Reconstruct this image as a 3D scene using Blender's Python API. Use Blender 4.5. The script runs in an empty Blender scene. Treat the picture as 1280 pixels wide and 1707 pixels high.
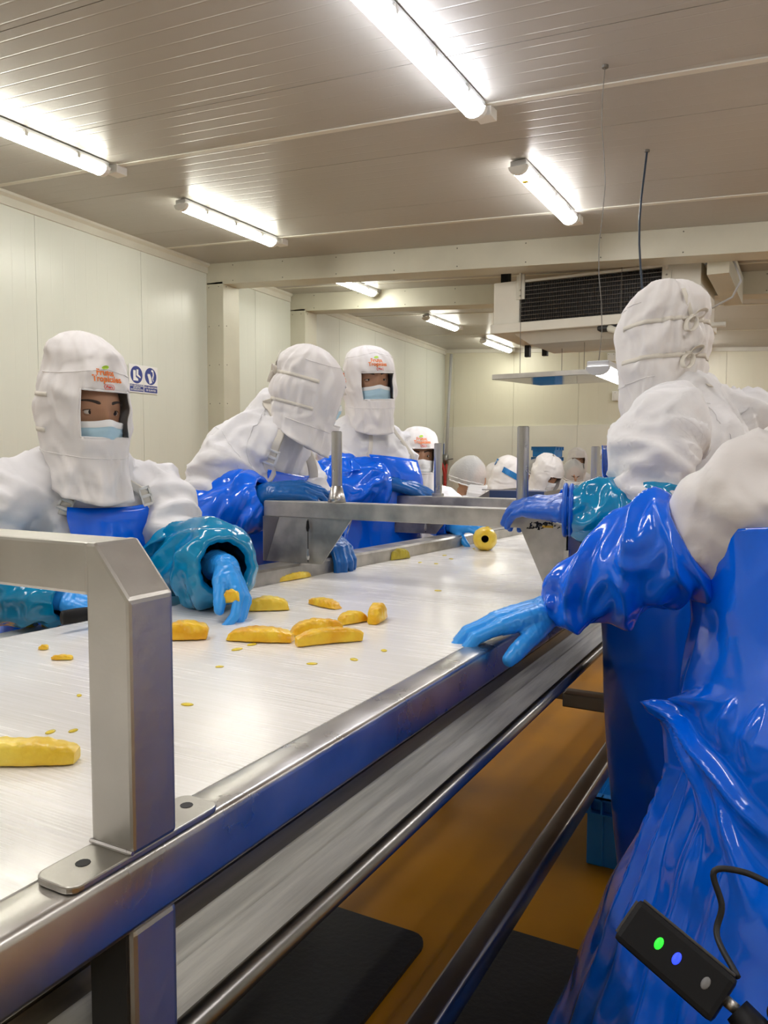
import bpy, bmesh, math, random, os
import numpy as np
from mathutils import Vector, Matrix, noise as mnoise
random.seed(7)
PI = math.pi
COL = bpy.context.scene.collection
SC = bpy.context.scene

# ------------------------------------------------------------------ camera, world, exposure
W, H, FPX = 1280.0, 1707.0, 1300.0
CAM = np.array([0.0, 0.0, 1.34])
def _basis(vp=(1345.0, 765.0), sl=0.003):
    y = np.array([vp[0]-W/2, vp[1]-H/2, FPX]); y /= np.linalg.norm(y)
    d = np.cross(y, np.array([1.0, sl, 0.0])); d /= np.linalg.norm(d)
    if d[1] < 0: d = -d
    z = -d
    return np.array([np.cross(y, z), y, z])
RM = _basis()
cam = bpy.data.objects.new('camera', bpy.data.cameras.new('camera')); COL.objects.link(cam)
cam.data.sensor_fit = 'HORIZONTAL'; cam.data.sensor_width = 36.0
cam.data.lens = 36.0*FPX/W; cam.data.clip_start = 0.02; cam.data.clip_end = 100
_m = Matrix.Identity(4)
for i in range(3):
    _m[i][0], _m[i][1], _m[i][2], _m[i][3] = RM[i][0], -RM[i][1], -RM[i][2], CAM[i]
cam.matrix_world = _m
SC.camera = cam
wd = bpy.data.worlds.new('world'); SC.world = wd; wd.use_nodes = True
wd.node_tree.nodes['Background'].inputs[0].default_value = (0.6, 0.65, 0.7, 1)
wd.node_tree.nodes['Background'].inputs[1].default_value = 0.05
SC.view_settings.view_transform = 'Standard'; SC.view_settings.look = 'None'
SC.view_settings.gamma = 1.0; SC.view_settings.use_curve_mapping = False
SC.view_settings.exposure = 0.45
LAMP = 28.0                                            # radiance of a lamp's diffuser

def ray(x, y): return RM @ np.array([x-W/2, y-H/2, FPX])
def onz(x, y, z): d = ray(x, y); return Vector(CAM + d*(z-CAM[2])/d[2])
def onx(x, y, X): d = ray(x, y); return Vector(CAM + d*(X-CAM[0])/d[0])
def ony(x, y, Y): d = ray(x, y); return Vector(CAM + d*(Y-CAM[1])/d[1])
def at(x, y, dep): return Vector(CAM + ray(x, y)/FPX*dep)
def V(*a): return Vector(a)

# ------------------------------------------------------------------ materials
MATS = {}
def mat(name, col, rough=0.5, metal=0.0, spec=0.5, var=0.0, vscale=4.0, bump=0.0, bscale=30.0, coat=0.0,
        emit=None, estr=0.0, stretch=(1, 1, 1), col2=None, bdetail=4.0, rvar=0.0, trans=0.0, alpha=1.0, ramp=(0.35, 0.65), dist=0.01, sss=0.0, ridge=None):
    if name in MATS: return MATS[name]
    m = bpy.data.materials.new(name); m.use_nodes = True
    nt = m.node_tree; N = nt.nodes; L = nt.links; b = N['Principled BSDF']
    b.inputs['Base Color'].default_value = (*col, 1); b.inputs['Roughness'].default_value = rough
    b.inputs['Metallic'].default_value = metal; b.inputs['Specular IOR Level'].default_value = spec
    b.inputs['Coat Weight'].default_value = coat; b.inputs['Coat Roughness'].default_value = 0.06
    b.inputs['Transmission Weight'].default_value = trans; b.inputs['Alpha'].default_value = alpha
    if sss: b.inputs['Subsurface Weight'].default_value = sss; b.inputs['Subsurface Radius'].default_value = (0.02, 0.012, 0.004)
    if emit: b.inputs['Emission Color'].default_value = (*emit, 1); b.inputs['Emission Strength'].default_value = estr
    tc = N.new('ShaderNodeTexCoord'); mp = N.new('ShaderNodeMapping'); L.new(tc.outputs['Object'], mp.inputs[0])
    mp.inputs['Scale'].default_value = stretch
    if var or col2:
        n = N.new('ShaderNodeTexNoise'); n.inputs['Scale'].default_value = vscale; n.inputs['Detail'].default_value = 6
        L.new(mp.outputs[0], n.inputs['Vector'])
        r = N.new('ShaderNodeValToRGB'); r.color_ramp.elements[0].position, r.color_ramp.elements[1].position = ramp
        c2 = col2 or tuple(max(0, c*(1-var)) for c in col)
        r.color_ramp.elements[0].color = (*c2, 1); r.color_ramp.elements[1].color = (*col, 1)
        L.new(n.outputs['Fac'], r.inputs[0]); L.new(r.outputs[0], b.inputs['Base Color'])
        if rvar:
            mr = N.new('ShaderNodeMapRange'); mr.inputs['To Min'].default_value = rough; mr.inputs['To Max'].default_value = rough+rvar
            L.new(n.outputs['Fac'], mr.inputs[0]); L.new(mr.outputs[0], b.inputs['Roughness'])
    if bump:
        n2 = N.new('ShaderNodeTexNoise'); n2.inputs['Scale'].default_value = bscale; n2.inputs['Detail'].default_value = bdetail
        L.new(mp.outputs[0], n2.inputs['Vector'])
        bp = N.new('ShaderNodeBump'); bp.inputs['Strength'].default_value = bump; bp.inputs['Distance'].default_value = dist
        L.new(n2.outputs['Fac'], bp.inputs['Height']); L.new(bp.outputs[0], b.inputs['Normal'])
    if ridge:                                         # sharp-crested creases of cloth or plastic film
        sc, st, ds, warp = ridge
        n3 = N.new('ShaderNodeTexNoise'); n3.noise_type = 'RIDGED_MULTIFRACTAL'; n3.inputs['Scale'].default_value = sc
        n3.inputs['Detail'].default_value = 2.5; n3.inputs['Roughness'].default_value = 0.45; n3.inputs['Distortion'].default_value = warp
        L.new(mp.outputs[0], n3.inputs['Vector'])
        bp3 = N.new('ShaderNodeBump'); bp3.inputs['Strength'].default_value = st; bp3.inputs['Distance'].default_value = ds
        L.new(n3.outputs['Fac'], bp3.inputs['Height'])
        if bump: L.new(bp3.outputs[0], bp.inputs['Normal'])
        else: L.new(bp3.outputs[0], b.inputs['Normal'])
    MATS[name] = m
    return m

def panel_mat(name, col, axis, pitch, depth, rough=0.3, var=0.06):
    """painted steel sandwich panel: fine pressed ribs repeating along AXIS"""
    m = mat(name, col, rough, spec=0.5, var=var, vscale=0.7)
    nt = m.node_tree; N = nt.nodes; L = nt.links; b = N['Principled BSDF']
    tc = N.new('ShaderNodeTexCoord'); sp = N.new('ShaderNodeSeparateXYZ'); L.new(tc.outputs['Object'], sp.inputs[0])
    mu = N.new('ShaderNodeMath'); mu.operation = 'MULTIPLY'; mu.inputs[1].default_value = 1.0/pitch; L.new(sp.outputs[axis], mu.inputs[0])
    fr = N.new('ShaderNodeMath'); fr.operation = 'FRACT'; L.new(mu.outputs[0], fr.inputs[0])
    r = N.new('ShaderNodeValToRGB'); e = r.color_ramp.elements
    e[0].position = 0.0; e[0].color = (0, 0, 0, 1); e[1].position = 0.06; e[1].color = (1, 1, 1, 1)
    e3 = e.new(0.94); e3.color = (1, 1, 1, 1); e4 = e.new(1.0); e4.color = (0, 0, 0, 1)
    L.new(fr.outputs[0], r.inputs[0])
    bp = N.new('ShaderNodeBump'); bp.inputs['Strength'].default_value = 0.4; bp.inputs['Distance'].default_value = depth
    L.new(r.outputs[0], bp.inputs['Height']); L.new(bp.outputs[0], b.inputs['Normal'])
    return m

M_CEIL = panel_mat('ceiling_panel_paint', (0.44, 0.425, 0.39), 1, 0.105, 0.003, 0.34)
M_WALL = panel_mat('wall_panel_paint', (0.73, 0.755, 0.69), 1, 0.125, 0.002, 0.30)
M_BACK = panel_mat('back_wall_paint', (0.74, 0.72, 0.58), 0, 0.16, 0.002, 0.38)
M_TRIM = mat('white_trim_paint', (0.72, 0.71, 0.63), 0.35, var=0.1, vscale=3)
M_LINER = mat('smooth_wall_liner', (0.80, 0.79, 0.70), 0.3, var=0.06, vscale=2)
M_SEAM = mat('dark_joint_sealant', (0.08, 0.07, 0.055), 0.8)
M_BEAM = mat('beam_paint', (0.60, 0.585, 0.48), 0.4, var=0.1, vscale=2.5)
M_FLOOR = mat('epoxy_floor', (0.44, 0.185, 0.001), 0.26, spec=0.3, var=0.3, vscale=1.6, bump=0.03, bscale=20, rvar=0.25)
M_STEEL = mat('brushed_stainless', (0.56, 0.54, 0.50), 0.27, 1.0, var=0.22, vscale=5, bump=0.06, bscale=60, stretch=(1, 1, 1), rvar=0.2)
M_STEELW = mat('wet_stainless', (0.60, 0.58, 0.55), 0.17, 1.0, var=0.28, vscale=9, bump=0.12, bscale=25, rvar=0.25, dist=0.006)
M_STEELD = mat('dark_stainless', (0.30, 0.29, 0.28), 0.3, 1.0, var=0.3, vscale=4)
M_STEELS = mat('satin_tube_steel', (0.55, 0.54, 0.52), 0.2, 1.0, var=0.15, vscale=7, rvar=0.2)
M_GALV = mat('stained_sheet_steel', (0.55, 0.53, 0.49), 0.32, 1.0, var=0.4, vscale=14, rvar=0.3)
M_CLOTH = mat('white_coat_cloth', (0.80, 0.79, 0.80), 0.75, spec=0.2, bump=0.1, bscale=40, dist=0.004, ridge=(8.0, 0.8, 0.030, 1.0))
M_HOOD = mat('white_hood_cloth', (0.80, 0.77, 0.755), 0.7, spec=0.22, bump=0.12, bscale=50, dist=0.004, ridge=(11.0, 0.7, 0.018, 1.0))
M_TIE = mat('cream_tie_tape', (0.72, 0.68, 0.60), 0.8, spec=0.2)
M_VINYL = mat('royal_blue_vinyl', (0.0, 0.15, 0.95), 0.10, spec=0.6, coat=0.2, ridge=(3.6, 0.55, 0.030, 0.9))
M_VINYL_D = mat('navy_blue_vinyl', (0.0, 0.11, 0.62), 0.22, spec=0.5, coat=0.2, ridge=(2.2, 0.2, 0.012, 0.6))
M_SLEEVE = mat('blue_plastic_sleeve', (0.0, 0.15, 0.95), 0.15, spec=0.6, coat=0.3, ridge=(8.0, 0.38, 0.010, 0.8))
M_TEAL = mat('teal_plastic_sleeve', (0.0, 0.25, 0.50), 0.15, spec=0.6, coat=0.3, ridge=(8.0, 0.38, 0.010, 0.8))
M_GLOVE = mat('light_blue_nitrile', (0.03, 0.33, 0.88), 0.32, spec=0.5, bump=0.15, bscale=75, dist=0.003, ridge=(22, 0.35, 0.004, 0.8))
M_GLOVED = mat('dark_blue_rubber', (0.0, 0.10, 0.36), 0.28, spec=0.5, bump=0.2, bscale=50, dist=0.004)
M_GLOVER = mat('royal_blue_rubber', (0.0, 0.10, 0.55), 0.32, spec=0.5, bump=0.15, bscale=40, dist=0.004)
M_SKIN = mat('brown_skin', (0.44, 0.235, 0.14), 0.5, spec=0.4, var=0.12, vscale=30, sss=0.1)
M_BROW = mat('dark_brow_hair', (0.03, 0.018, 0.012), 0.7)
M_HAIR = mat('dark_hair', (0.035, 0.028, 0.025), 0.6, bump=0.3, bscale=80)
M_EYE = mat('eye_white', (0.62, 0.55, 0.5), 0.35, spec=0.25)
M_IRIS = mat('dark_iris', (0.012, 0.006, 0.004), 0.3, spec=0.25)
M_MASK = mat('pale_blue_mask', (0.47, 0.68, 0.80), 0.75, spec=0.2)
M_MASKW = mat('white_mask', (0.85, 0.86, 0.86), 0.75, spec=0.2)
M_BELT = None
M_PINE = mat('pineapple_flesh', (0.92, 0.62, 0.04), 0.28, col2=(0.80, 0.40, 0.008), vscale=28, bump=0.6, bscale=45, sss=0.15, spec=0.5, stretch=(1, 1, 1), dist=0.006)
M_PINEP = mat('pale_pineapple_flesh', (0.90, 0.68, 0.09), 0.3, col2=(0.80, 0.52, 0.03), vscale=24, bump=0.5, bscale=40, sss=0.15, dist=0.006)
M_CORE = mat('core_hole', (0.10, 0.05, 0.01), 0.6)
M_CRATE = mat('blue_crate_plastic', (0.01, 0.23, 0.66), 0.35, var=0.15, vscale=5)
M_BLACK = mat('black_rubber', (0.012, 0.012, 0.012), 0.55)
M_BLACKP = mat('black_plastic', (0.006, 0.006, 0.007), 0.5, spec=0.25)
M_MAT = mat('black_mat_rubber', (0.006, 0.006, 0.006), 0.6, bump=0.2, bscale=60)
M_WHITEP = mat('white_plastic', (0.82, 0.82, 0.78), 0.4)
M_GREYP = mat('grey_plastic', (0.42, 0.42, 0.42), 0.45)
M_COOL = mat('cooler_white_metal', (0.78, 0.76, 0.68), 0.4, var=0.08, vscale=4)
M_COIL = mat('black_coil_fins', (0.014, 0.012, 0.01), 0.5, var=0.4, vscale=20)
M_ORANGE = mat('orange_print', (0.85, 0.20, 0.02), 0.6)
M_RED = mat('red_print', (0.68, 0.04, 0.02), 0.6)
M_GREENL = mat('leaf_green_print', (0.42, 0.65, 0.03), 0.6)
M_SIGNB = mat('sign_blue', (0.015, 0.035, 0.25), 0.35)
M_SIGNW = mat('sign_white', (0.85, 0.85, 0.86), 0.3)
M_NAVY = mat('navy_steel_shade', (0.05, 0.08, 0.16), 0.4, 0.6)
M_REDP = mat('red_hose_paint', (0.40, 0.02, 0.012), 0.4)
M_PLATE = mat('shaded_side_plate_steel', (0.26, 0.235, 0.19), 0.34, 0.9, var=0.3, vscale=6, stretch=(8, 0.6, 8))  # rail's shadow and brown floor reflection put into the plate's colour
M_SKIRT = mat('scuffed_white_skirt', (0.70, 0.68, 0.60), 0.42, var=0.35, vscale=7, stretch=(12, 0.6, 12), bump=0.15, bscale=30, rvar=0.2)
M_WIRE = mat('grey_wire', (0.16, 0.15, 0.13), 0.6)
M_JUICE = mat('yellow_juice_drop', (0.80, 0.62, 0.05), 0.15, sss=0.1)

def belt_mat():
    m = mat('wet_white_belt', (0.86, 0.84, 0.80), 0.2, spec=0.5, coat=0.0)
    nt = m.node_tree; N = nt.nodes; L = nt.links; b = N['Principled BSDF']
    tc = N.new('ShaderNodeTexCoord')
    mp = N.new('ShaderNodeMapping'); mp.inputs['Scale'].default_value = (2.2, 130, 1); mp.inputs['Rotation'].default_value = (0, 0, math.radians(-4)); L.new(tc.outputs['Object'], mp.inputs[0])
    n = N.new('ShaderNodeTexNoise'); n.inputs['Scale'].default_value = 2.2; n.inputs['Detail'].default_value = 6; L.new(mp.outputs[0], n.inputs['Vector'])
    n2 = N.new('ShaderNodeTexNoise'); n2.inputs['Scale'].default_value = 5; n2.inputs['Detail'].default_value = 5; L.new(tc.outputs['Object'], n2.inputs['Vector'])
    mx = N.new('ShaderNodeMath'); mx.operation = 'MULTIPLY_ADD'; L.new(n.outputs['Fac'], mx.inputs[0]); mx.inputs[1].default_value = 0.8; L.new(n2.outputs['Fac'], mx.inputs[2])
    r = N.new('ShaderNodeMapRange'); r.inputs['From Min'].default_value = 0.5; r.inputs['From Max'].default_value = 1.2
    r.inputs['To Min'].default_value = 0.10; r.inputs['To Max'].default_value = 0.34
    L.new(mx.outputs[0], r.inputs[0]); L.new(r.outputs[0], b.inputs['Roughness'])
    bp = N.new('ShaderNodeBump'); bp.inputs['Strength'].default_value = 0.07; bp.inputs['Distance'].default_value = 0.003
    L.new(n.outputs['Fac'], bp.inputs['Height']); L.new(bp.outputs[0], b.inputs['Normal'])
    cr = N.new('ShaderNodeValToRGB'); cr.color_ramp.elements[0].position = 0.35; cr.color_ramp.elements[1].position = 0.6
    cr.color_ramp.elements[0].color = (0.80, 0.78, 0.72, 1); cr.color_ramp.elements[1].color = (0.86, 0.84, 0.80, 1)
    L.new(n.outputs['Fac'], cr.inputs[0]); L.new(cr.outputs[0], b.inputs['Base Color'])
    return m
M_BELT = belt_mat()

# ------------------------------------------------------------------ mesh helpers
class MB:
    def __init__(s): s.v = []; s.f = []
    def add(s, vs, fs):
        o = len(s.v); s.v.extend([tuple(p) for p in vs]); s.f.extend([tuple(i+o for i in f) for f in fs]); return s
    def box(s, a, b, M=None):
        x0, y0, z0 = a; x1, y1, z1 = b
        vs = [V(x, y, z) for z in (z0, z1) for y in (y0, y1) for x in (x0, x1)]
        if M is not None: vs = [M @ p for p in vs]
        return s.add(vs, [(0, 2, 3, 1), (4, 5, 7, 6), (0, 1, 5, 4), (1, 3, 7, 5), (3, 2, 6, 7), (2, 0, 4, 6)])
    def prism(s, pts, ext):
        """closed planar polygon PTS pushed along vector EXT"""
        n = len(pts); e = Vector(ext)
        vs = [Vector(p) for p in pts]+[Vector(p)+e for p in pts]
        fs = [tuple(range(n))[::-1], tuple(range(n, 2*n))]+[(i, (i+1) % n, n+(i+1) % n, n+i) for i in range(n)]
        return s.add(vs, fs)
    def tube(s, pts, rad, seg=12, ref=None, caps=True):
        """tube through PTS; RAD: a number, or one number / (a,b) pair per point; a lies along REF"""
        pts = [Vector(p) for p in pts]; n = len(pts)
        if not isinstance(rad, (list, tuple)) : rad = [rad]*n
        if len(rad) == 2 and n != 2: rad = [rad]*n
        vs = []; prev = Vector(ref) if ref is not None else None
        for i, p in enumerate(pts):
            t = (pts[min(i+1, n-1)]-pts[max(i-1, 0)])
            t = t.normalized() if t.length > 1e-9 else V(0, 0, 1)
            if prev is None: prev = t.orthogonal()
            a = prev-t*prev.dot(t)
            a = a.normalized() if a.length > 1e-6 else t.orthogonal().normalized()
            if ref is None: prev = a
            b = t.cross(a)
            r = rad[i]; ra, rb = (r if isinstance(r, (list, tuple)) else (r, r))
            for k in range(seg):
                q = 2*PI*k/seg; vs.append(p+a*(ra*math.cos(q))+b*(rb*math.sin(q)))
        fs = [(i*seg+k, i*seg+(k+1) % seg, (i+1)*seg+(k+1) % seg, (i+1)*seg+k) for i in range(n-1) for k in range(seg)]
        if caps:
            fs.append(tuple(range(seg))[::-1]); fs.append(tuple(range((n-1)*seg, n*seg)))
        return s.add(vs, fs)
    def ball(s, c, r, M=None, u=16, w=10):
        c = Vector(c); r = (r, r, r) if not isinstance(r, (list, tuple)) else r
        vs = []; fs = []
        for j in range(w+1):
            ph = PI*j/w
            for i in range(u):
                th = 2*PI*i/u
                p = V(r[0]*math.sin(ph)*math.cos(th), r[1]*math.sin(ph)*math.sin(th), r[2]*math.cos(ph))
                vs.append(c+(M @ p if M is not None else p))
        for j in range(w):
            for i in range(u):
                fs.append((j*u+i, (j+1)*u+i, (j+1)*u+(i+1) % u, j*u+(i+1) % u))
        return s.add(vs, fs)
    def grid(s, P, closed=False):
        """P: rows of points -> quads"""
        n = len(P); m = len(P[0]); vs = [p for row in P for p in row]
        fs = []
        for i in range(n-1):
            for j in range(m if closed else m-1):
                fs.append((i*m+j, i*m+(j+1) % m, (i+1)*m+(j+1) % m, (i+1)*m+j))
        return s.add(vs, fs)
    def mesh(s, name):
        me = bpy.data.meshes.new(name); me.from_pydata(s.v, [], s.f); me.validate(); me.update(); return me

def link(name, me, m, parent=None, smooth=False):
    o = bpy.data.objects.new(name, me); COL.objects.link(o)
    if m is not None and not me.materials: me.materials.append(m)
    if smooth: me.polygons.foreach_set('use_smooth', [True]*len(me.polygons))
    if parent is not None:
        o.parent = parent; o.matrix_parent_inverse = parent.matrix_world.inverted()
    return o
def obj(name, mb, m, parent=None, smooth=False, bevel=0.0, sharp=None):
    o = link(name, mb.mesh(name), m, parent, smooth)
    bmn = bmesh.new(); bmn.from_mesh(o.data); bmesh.ops.recalc_face_normals(bmn, faces=bmn.faces)
    if bevel:
        ed = [e for e in bmn.edges if len(e.link_faces) == 2 and e.calc_face_angle(0) > 0.5]
        bmesh.ops.bevel(bmn, geom=ed, offset=bevel, segments=2, affect='EDGES', profile=0.6, clamp_overlap=True)
    bmn.to_mesh(o.data); bmn.free()
    if sharp: o.data.set_sharp_from_angle(angle=sharp)
    return o
def tag(o, label=None, cat=None, group=None, kind=None):
    if label: o['label'] = label
    if cat: o['category'] = cat
    if group: o['group'] = group
    if kind: o['kind'] = kind
    return o
def empty(name, loc, label=None, cat=None, group=None):
    o = bpy.data.objects.new(name, None); COL.objects.link(o); o.location = loc; o.empty_display_size = 0.1
    o.matrix_world = Matrix.Translation(Vector(loc))
    return tag(o, label, cat, group)
def copy_tree(o, off, parent=None):
    """a copy of a thing with copies of its parts, moved by OFF"""
    c = o.copy(); COL.objects.link(c)
    if parent is None:
        c.location = o.location+Vector(off); c.matrix_world = Matrix.Translation(Vector(off)) @ o.matrix_world
    else: c.parent = parent
    for ch in list(o.children): copy_tree(ch, off, c)
    return c
def struct(name, mb, m, parent=None, bevel=0.0):
    o = obj(name, mb, m, parent, bevel=bevel)
    if parent is None: o['kind'] = 'structure'
    return o

DG = None
def evaluated(o, name):
    dg = bpy.context.evaluated_depsgraph_get(); dg.update()
    me = bpy.data.meshes.new_from_object(o.evaluated_get(dg)); me.name = name
    return me
def fuse(mb, voxel, smooth=3, name='m'):
    """voxel-remesh overlapping volumes into one continuous surface"""
    me = mb.mesh('tmp'); o = bpy.data.objects.new('tmp', me); COL.objects.link(o)
    r = o.modifiers.new('r', 'REMESH'); r.mode = 'VOXEL'; r.voxel_size = voxel; r.use_smooth_shade = True
    if smooth:
        sm = o.modifiers.new('s', 'SMOOTH'); sm.factor = 0.5; sm.iterations = smooth
    out = evaluated(o, name)
    bpy.data.objects.remove(o); bpy.data.meshes.remove(me)
    return out
def ridged(p, oct=2):
    s = 0; a = 1; tot = 0
    for _ in range(oct):
        s += a*(1-2*abs(mnoise.noise(p))); tot += a; a *= 0.45; p = p*2.1+V(3.1, 1.7, 5.3)
    return s/tot
def displace(me, fn):
    """move each vertex along its normal by fn(position)"""
    n = len(me.vertices)
    co = np.empty(n*3); me.vertices.foreach_get('co', co); co = co.reshape(-1, 3)
    no = np.empty(n*3); me.vertices.foreach_get('normal', no); no = no.reshape(-1, 3)
    d = np.array([fn(Vector(c)) for c in co])
    me.vertices.foreach_set('co', (co+no*d[:, None]).ravel()); me.update()

# ------------------------------------------------------------------ the room
S_C = 0.055
def zc(x): return 3.04-S_C*x                       # the ceiling falls slightly towards +x
def xw(y): return -5.13-0.0695*y                   # the left wall runs a little out of square
YB, XR, YF = 13.65, 3.2, -3.0

f_ = MB(); f_.box((-9, YF-0.3, -0.2), (XR+0.2, YB+0.2, 0)); struct('floor', f_, M_FLOOR)

ceil = MB()
def slab(mb, x0, x1, y0, y1, h0, h1):
    vs = [V(x, y, zc(x)+h) for h in (h0, h1) for y in (y0, y1) for x in (x0, x1)]
    mb.add(vs, [(0, 2, 3, 1), (4, 5, 7, 6), (0, 1, 5, 4), (1, 3, 7, 5), (3, 2, 6, 7), (2, 0, 4, 6)])
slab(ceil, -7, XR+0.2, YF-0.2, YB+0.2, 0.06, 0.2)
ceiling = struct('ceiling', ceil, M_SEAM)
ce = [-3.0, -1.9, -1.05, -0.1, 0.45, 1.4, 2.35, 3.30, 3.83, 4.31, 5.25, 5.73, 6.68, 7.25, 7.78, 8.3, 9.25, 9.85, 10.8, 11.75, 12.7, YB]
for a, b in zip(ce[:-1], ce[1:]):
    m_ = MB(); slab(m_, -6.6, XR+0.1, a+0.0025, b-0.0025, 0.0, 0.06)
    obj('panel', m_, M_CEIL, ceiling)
tn = 0
for y in (-0.1+0.03, 1.93, 3.83, 5.73, 7.72, 9.8, 11.75):
    tn += 1
    m_ = MB(); slab(m_, xw(y)-0.05, XR, y-0.02, y+0.02, -0.006, 0.002); struct('trim_%d' % tn, m_, M_TRIM)

wl = MB(); wl.prism([V(xw(YF)-0.12, YF, 0), V(xw(YB)-0.12, YB, 0), V(xw(YB)-0.3, YB, 0), V(xw(YF)-0.3, YF, 0)], (0, 0, 3.6))
wall_left = struct('wall_left', wl, M_SEAM)
ye = YF
edges = [2.65-1.17*4, 2.65-1.17*3, 2.65-1.17*2, 2.65-1.17, 2.65, 3.82+0.42, 5.43, 6.41, 7.3, 8.2, 9.37, 10.54, 11.71, 12.6, YB]
edges = [YF, -1.6, -0.43, 0.74, 1.91, 3.08, 4.22, 5.42, 6.5, 7.3, 8.2, 9.37, 10.54, 11.71, 12.7, YB]
for a, b in zip(edges[:-1], edges[1:]):
    m_ = MB(); m_.prism([V(xw(a+.002), a+0.002, 0), V(xw(b-.002), b-0.002, 0), V(xw(b-.002)-0.12, b-0.002, 0), V(xw(a+.002)-0.12, a+0.002, 0)], (0, 0, 3.42))
    obj('panel', m_, M_WALL, wall_left)
# cove rail where the left wall meets the ceiling
def cove(y0, y1, n):
    m_ = MB()
    pr = [(0.0, 0.0), (0.05, 0.0), (0.05, -0.02), (0.022, -0.04), (0.022, -0.10), (0.0, -0.10)]
    rows = []
    for y in (y0, y1):
        x = xw(y); rows.append([V(x+a, y, zc(x+a)+c) for a, c in pr])
    m_.grid([rows[0], rows[1]], closed=True); m_.add(rows[0], [tuple(range(6))]); m_.add(rows[1], [tuple(range(6))])
    struct('trim_%d' % n, m_, M_TRIM)
cove(YF, 6.4, 8); cove(6.66, 8.05, 9); cove(8.31, YB, 10)

bw = MB(); bw.box((-9, YB+0.1, 0), (XR+0.2, YB+0.3, 3.7)); wall_back = struct('wall_back', bw, M_SEAM)
xb = [-7.2, -5.9, -4.72, -3.54, -2.36, -1.18, 0, 1.18, 2.36, XR+0.1]
for a, b in zip(xb[:-1], xb[1:]):
    m_ = MB(); m_.box((a+0.002, YB, 1.92), (b-0.002, YB+0.1, 3.6)); obj('panel', m_, M_BACK, wall_back)
for a, b in zip(xb[:-1], xb[1:]):
    m_ = MB(); m_.box((a+0.002, YB-0.03, 0), (b-0.002, YB+0.1, 1.918)); obj('liner_panel', m_, M_LINER, wall_back)
m_ = MB(); slab(m_, xw(YB), XR, YB-0.05, YB, -0.06, 0.0); struct('trim_11', m_, M_TRIM)
m_ = MB(); m_.box((XR, YF, 0), (XR+0.15, YB, 3.6)); struct('wall_right', m_, M_WALL)
m_ = MB(); m_.box((-9, YF-0.15, 0), (XR+0.2, YF, 3.6)); struct('wall_front', m_, M_WALL)

# portal frames: beam and column with rivets
def portal(y, dep, hb, nb, nc):
    x0 = xw(y)
    m_ = MB(); slab(m_, x0, XR, y, y+dep, -hb, 0.0); bo = struct('trim_%d' % nb, m_, M_BEAM, bevel=0.004)
    rv = MB(); x = x0+0.35
    while x < XR:
        for dz in (-0.03, -hb+0.03): rv.ball(V(x, y, zc(x)+dz), 0.006, u=6, w=4)
        x += 0.62
    r = obj('rivets', rv, M_WIRE, bo); r['kind'] = 'stuff'
    m_ = MB(); m_.box((x0-0.02, y, 0), (x0+0.22, y+dep, zc(x0)-hb+0.02)); co = struct('trim_%d' % nc, m_, M_BEAM, bevel=0.006)
    rv = MB(); z = 0.3
    while z < 3.1:
        rv.ball(V(x0+0.03, y, z), 0.006, u=6, w=4); rv.ball(V(x0+0.16, y, z), 0.006, u=6, w=4); rv.ball(V(x0+0.22, y+0.05, z), 0.006, u=6, w=4); z += 0.4
    r = obj('rivets', rv, M_WIRE, co); r['kind'] = 'stuff'
portal(6.40, 0.26, 0.215, 12, 13)
portal(8.07, 0.26, 0.21, 14, 15)
# short beam running back beside the cooler
m_ = MB(); m_.box((-0.74, 6.66, zc(-0.6)-0.30), (-0.58, 8.07, zc(-0.5)-0.05)); struct('trim_16', m_, M_BEAM)

# ------------------------------------------------------------------ ceiling lamps
def lamp(x, y0, y1, col, strength, label, box=True, group=None):
    t = empty('ceiling_lamp', (x, y0, zc(x)), label, 'lamp', group)
    def arc(y, r, w, up, n=9):
        return [V(x+w*math.cos(PI*(k/(n-1))), y, zc(x)-up-r*math.sin(PI*k/(n-1))) for k in range(n)]
    b = MB(); b.box((x-0.05, y0, zc(x)-0.055), (x+0.05, y1, zc(x)-0.012)); obj('housing', b, M_GREYP, t, bevel=0.006)
    d = MB(); d.grid([arc(y, 0.045, 0.056, 0.048) for y in (y0+0.03, y1-0.03)]); d.add(arc(y0+0.03, 0.045, 0.056, 0.048), [tuple(range(9))]); d.add(arc(y1-0.03, 0.045, 0.056, 0.048), [tuple(range(9))])
    e = mat('lamp_diffuser_%d' % len(MATS), (0.9, 0.9, 0.9), 0.4, emit=col, estr=strength)
    obj('diffuser', d, e, t)
    for ya, yb in ((y0-0.004, y0+0.03), (y1-0.03, y1+0.004)):
        c = MB(); c.grid([arc(ya, 0.049, 0.060, 0.046), arc(yb, 0.049, 0.060, 0.046)]); c.add(arc(ya, 0.049, 0.060, 0.046), [tuple(range(9))]); c.add(arc(yb, 0.049, 0.060, 0.046), [tuple(range(9))])
        obj('end_cap', c, M_WHITEP, t)
    for k in range(3):
        c = MB(); yy = y0+(y1-y0)*(0.2+0.3*k); c.box((x+0.05, yy-0.012, zc(x)-0.065), (x+0.061, yy+0.012, zc(x)-0.03)); obj('clip', c, M_STEEL, t)
    for k in range(2):
        c = MB(); yy = y0+(y1-y0)*(0.2+0.6*k); c.box((x-0.02, yy-0.015, zc(x)-0.013), (x+0.02, yy+0.015, zc(x)+0.001)); obj('mount', c, M_STEEL, t)
    if box:
        c = MB(); c.box((x-0.035, y1+0.06, zc(x)-0.055), (x+0.055, y1+0.15, zc(x)+0.002)); obj('junction_box', c, M_WHITEP, t, bevel=0.005)
        c = MB(); c.tube([V(x, y1-0.01, zc(x)-0.04), V(x, y1+0.06, zc(x)-0.03)], 0.009, 8); obj('conduit', c, M_STEEL, t)
    return t
WARM = (1.0, 0.985, 0.86); COOL = (0.90, 0.92, 1.0); NEUT = (1.0, 0.975, 0.96)
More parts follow.
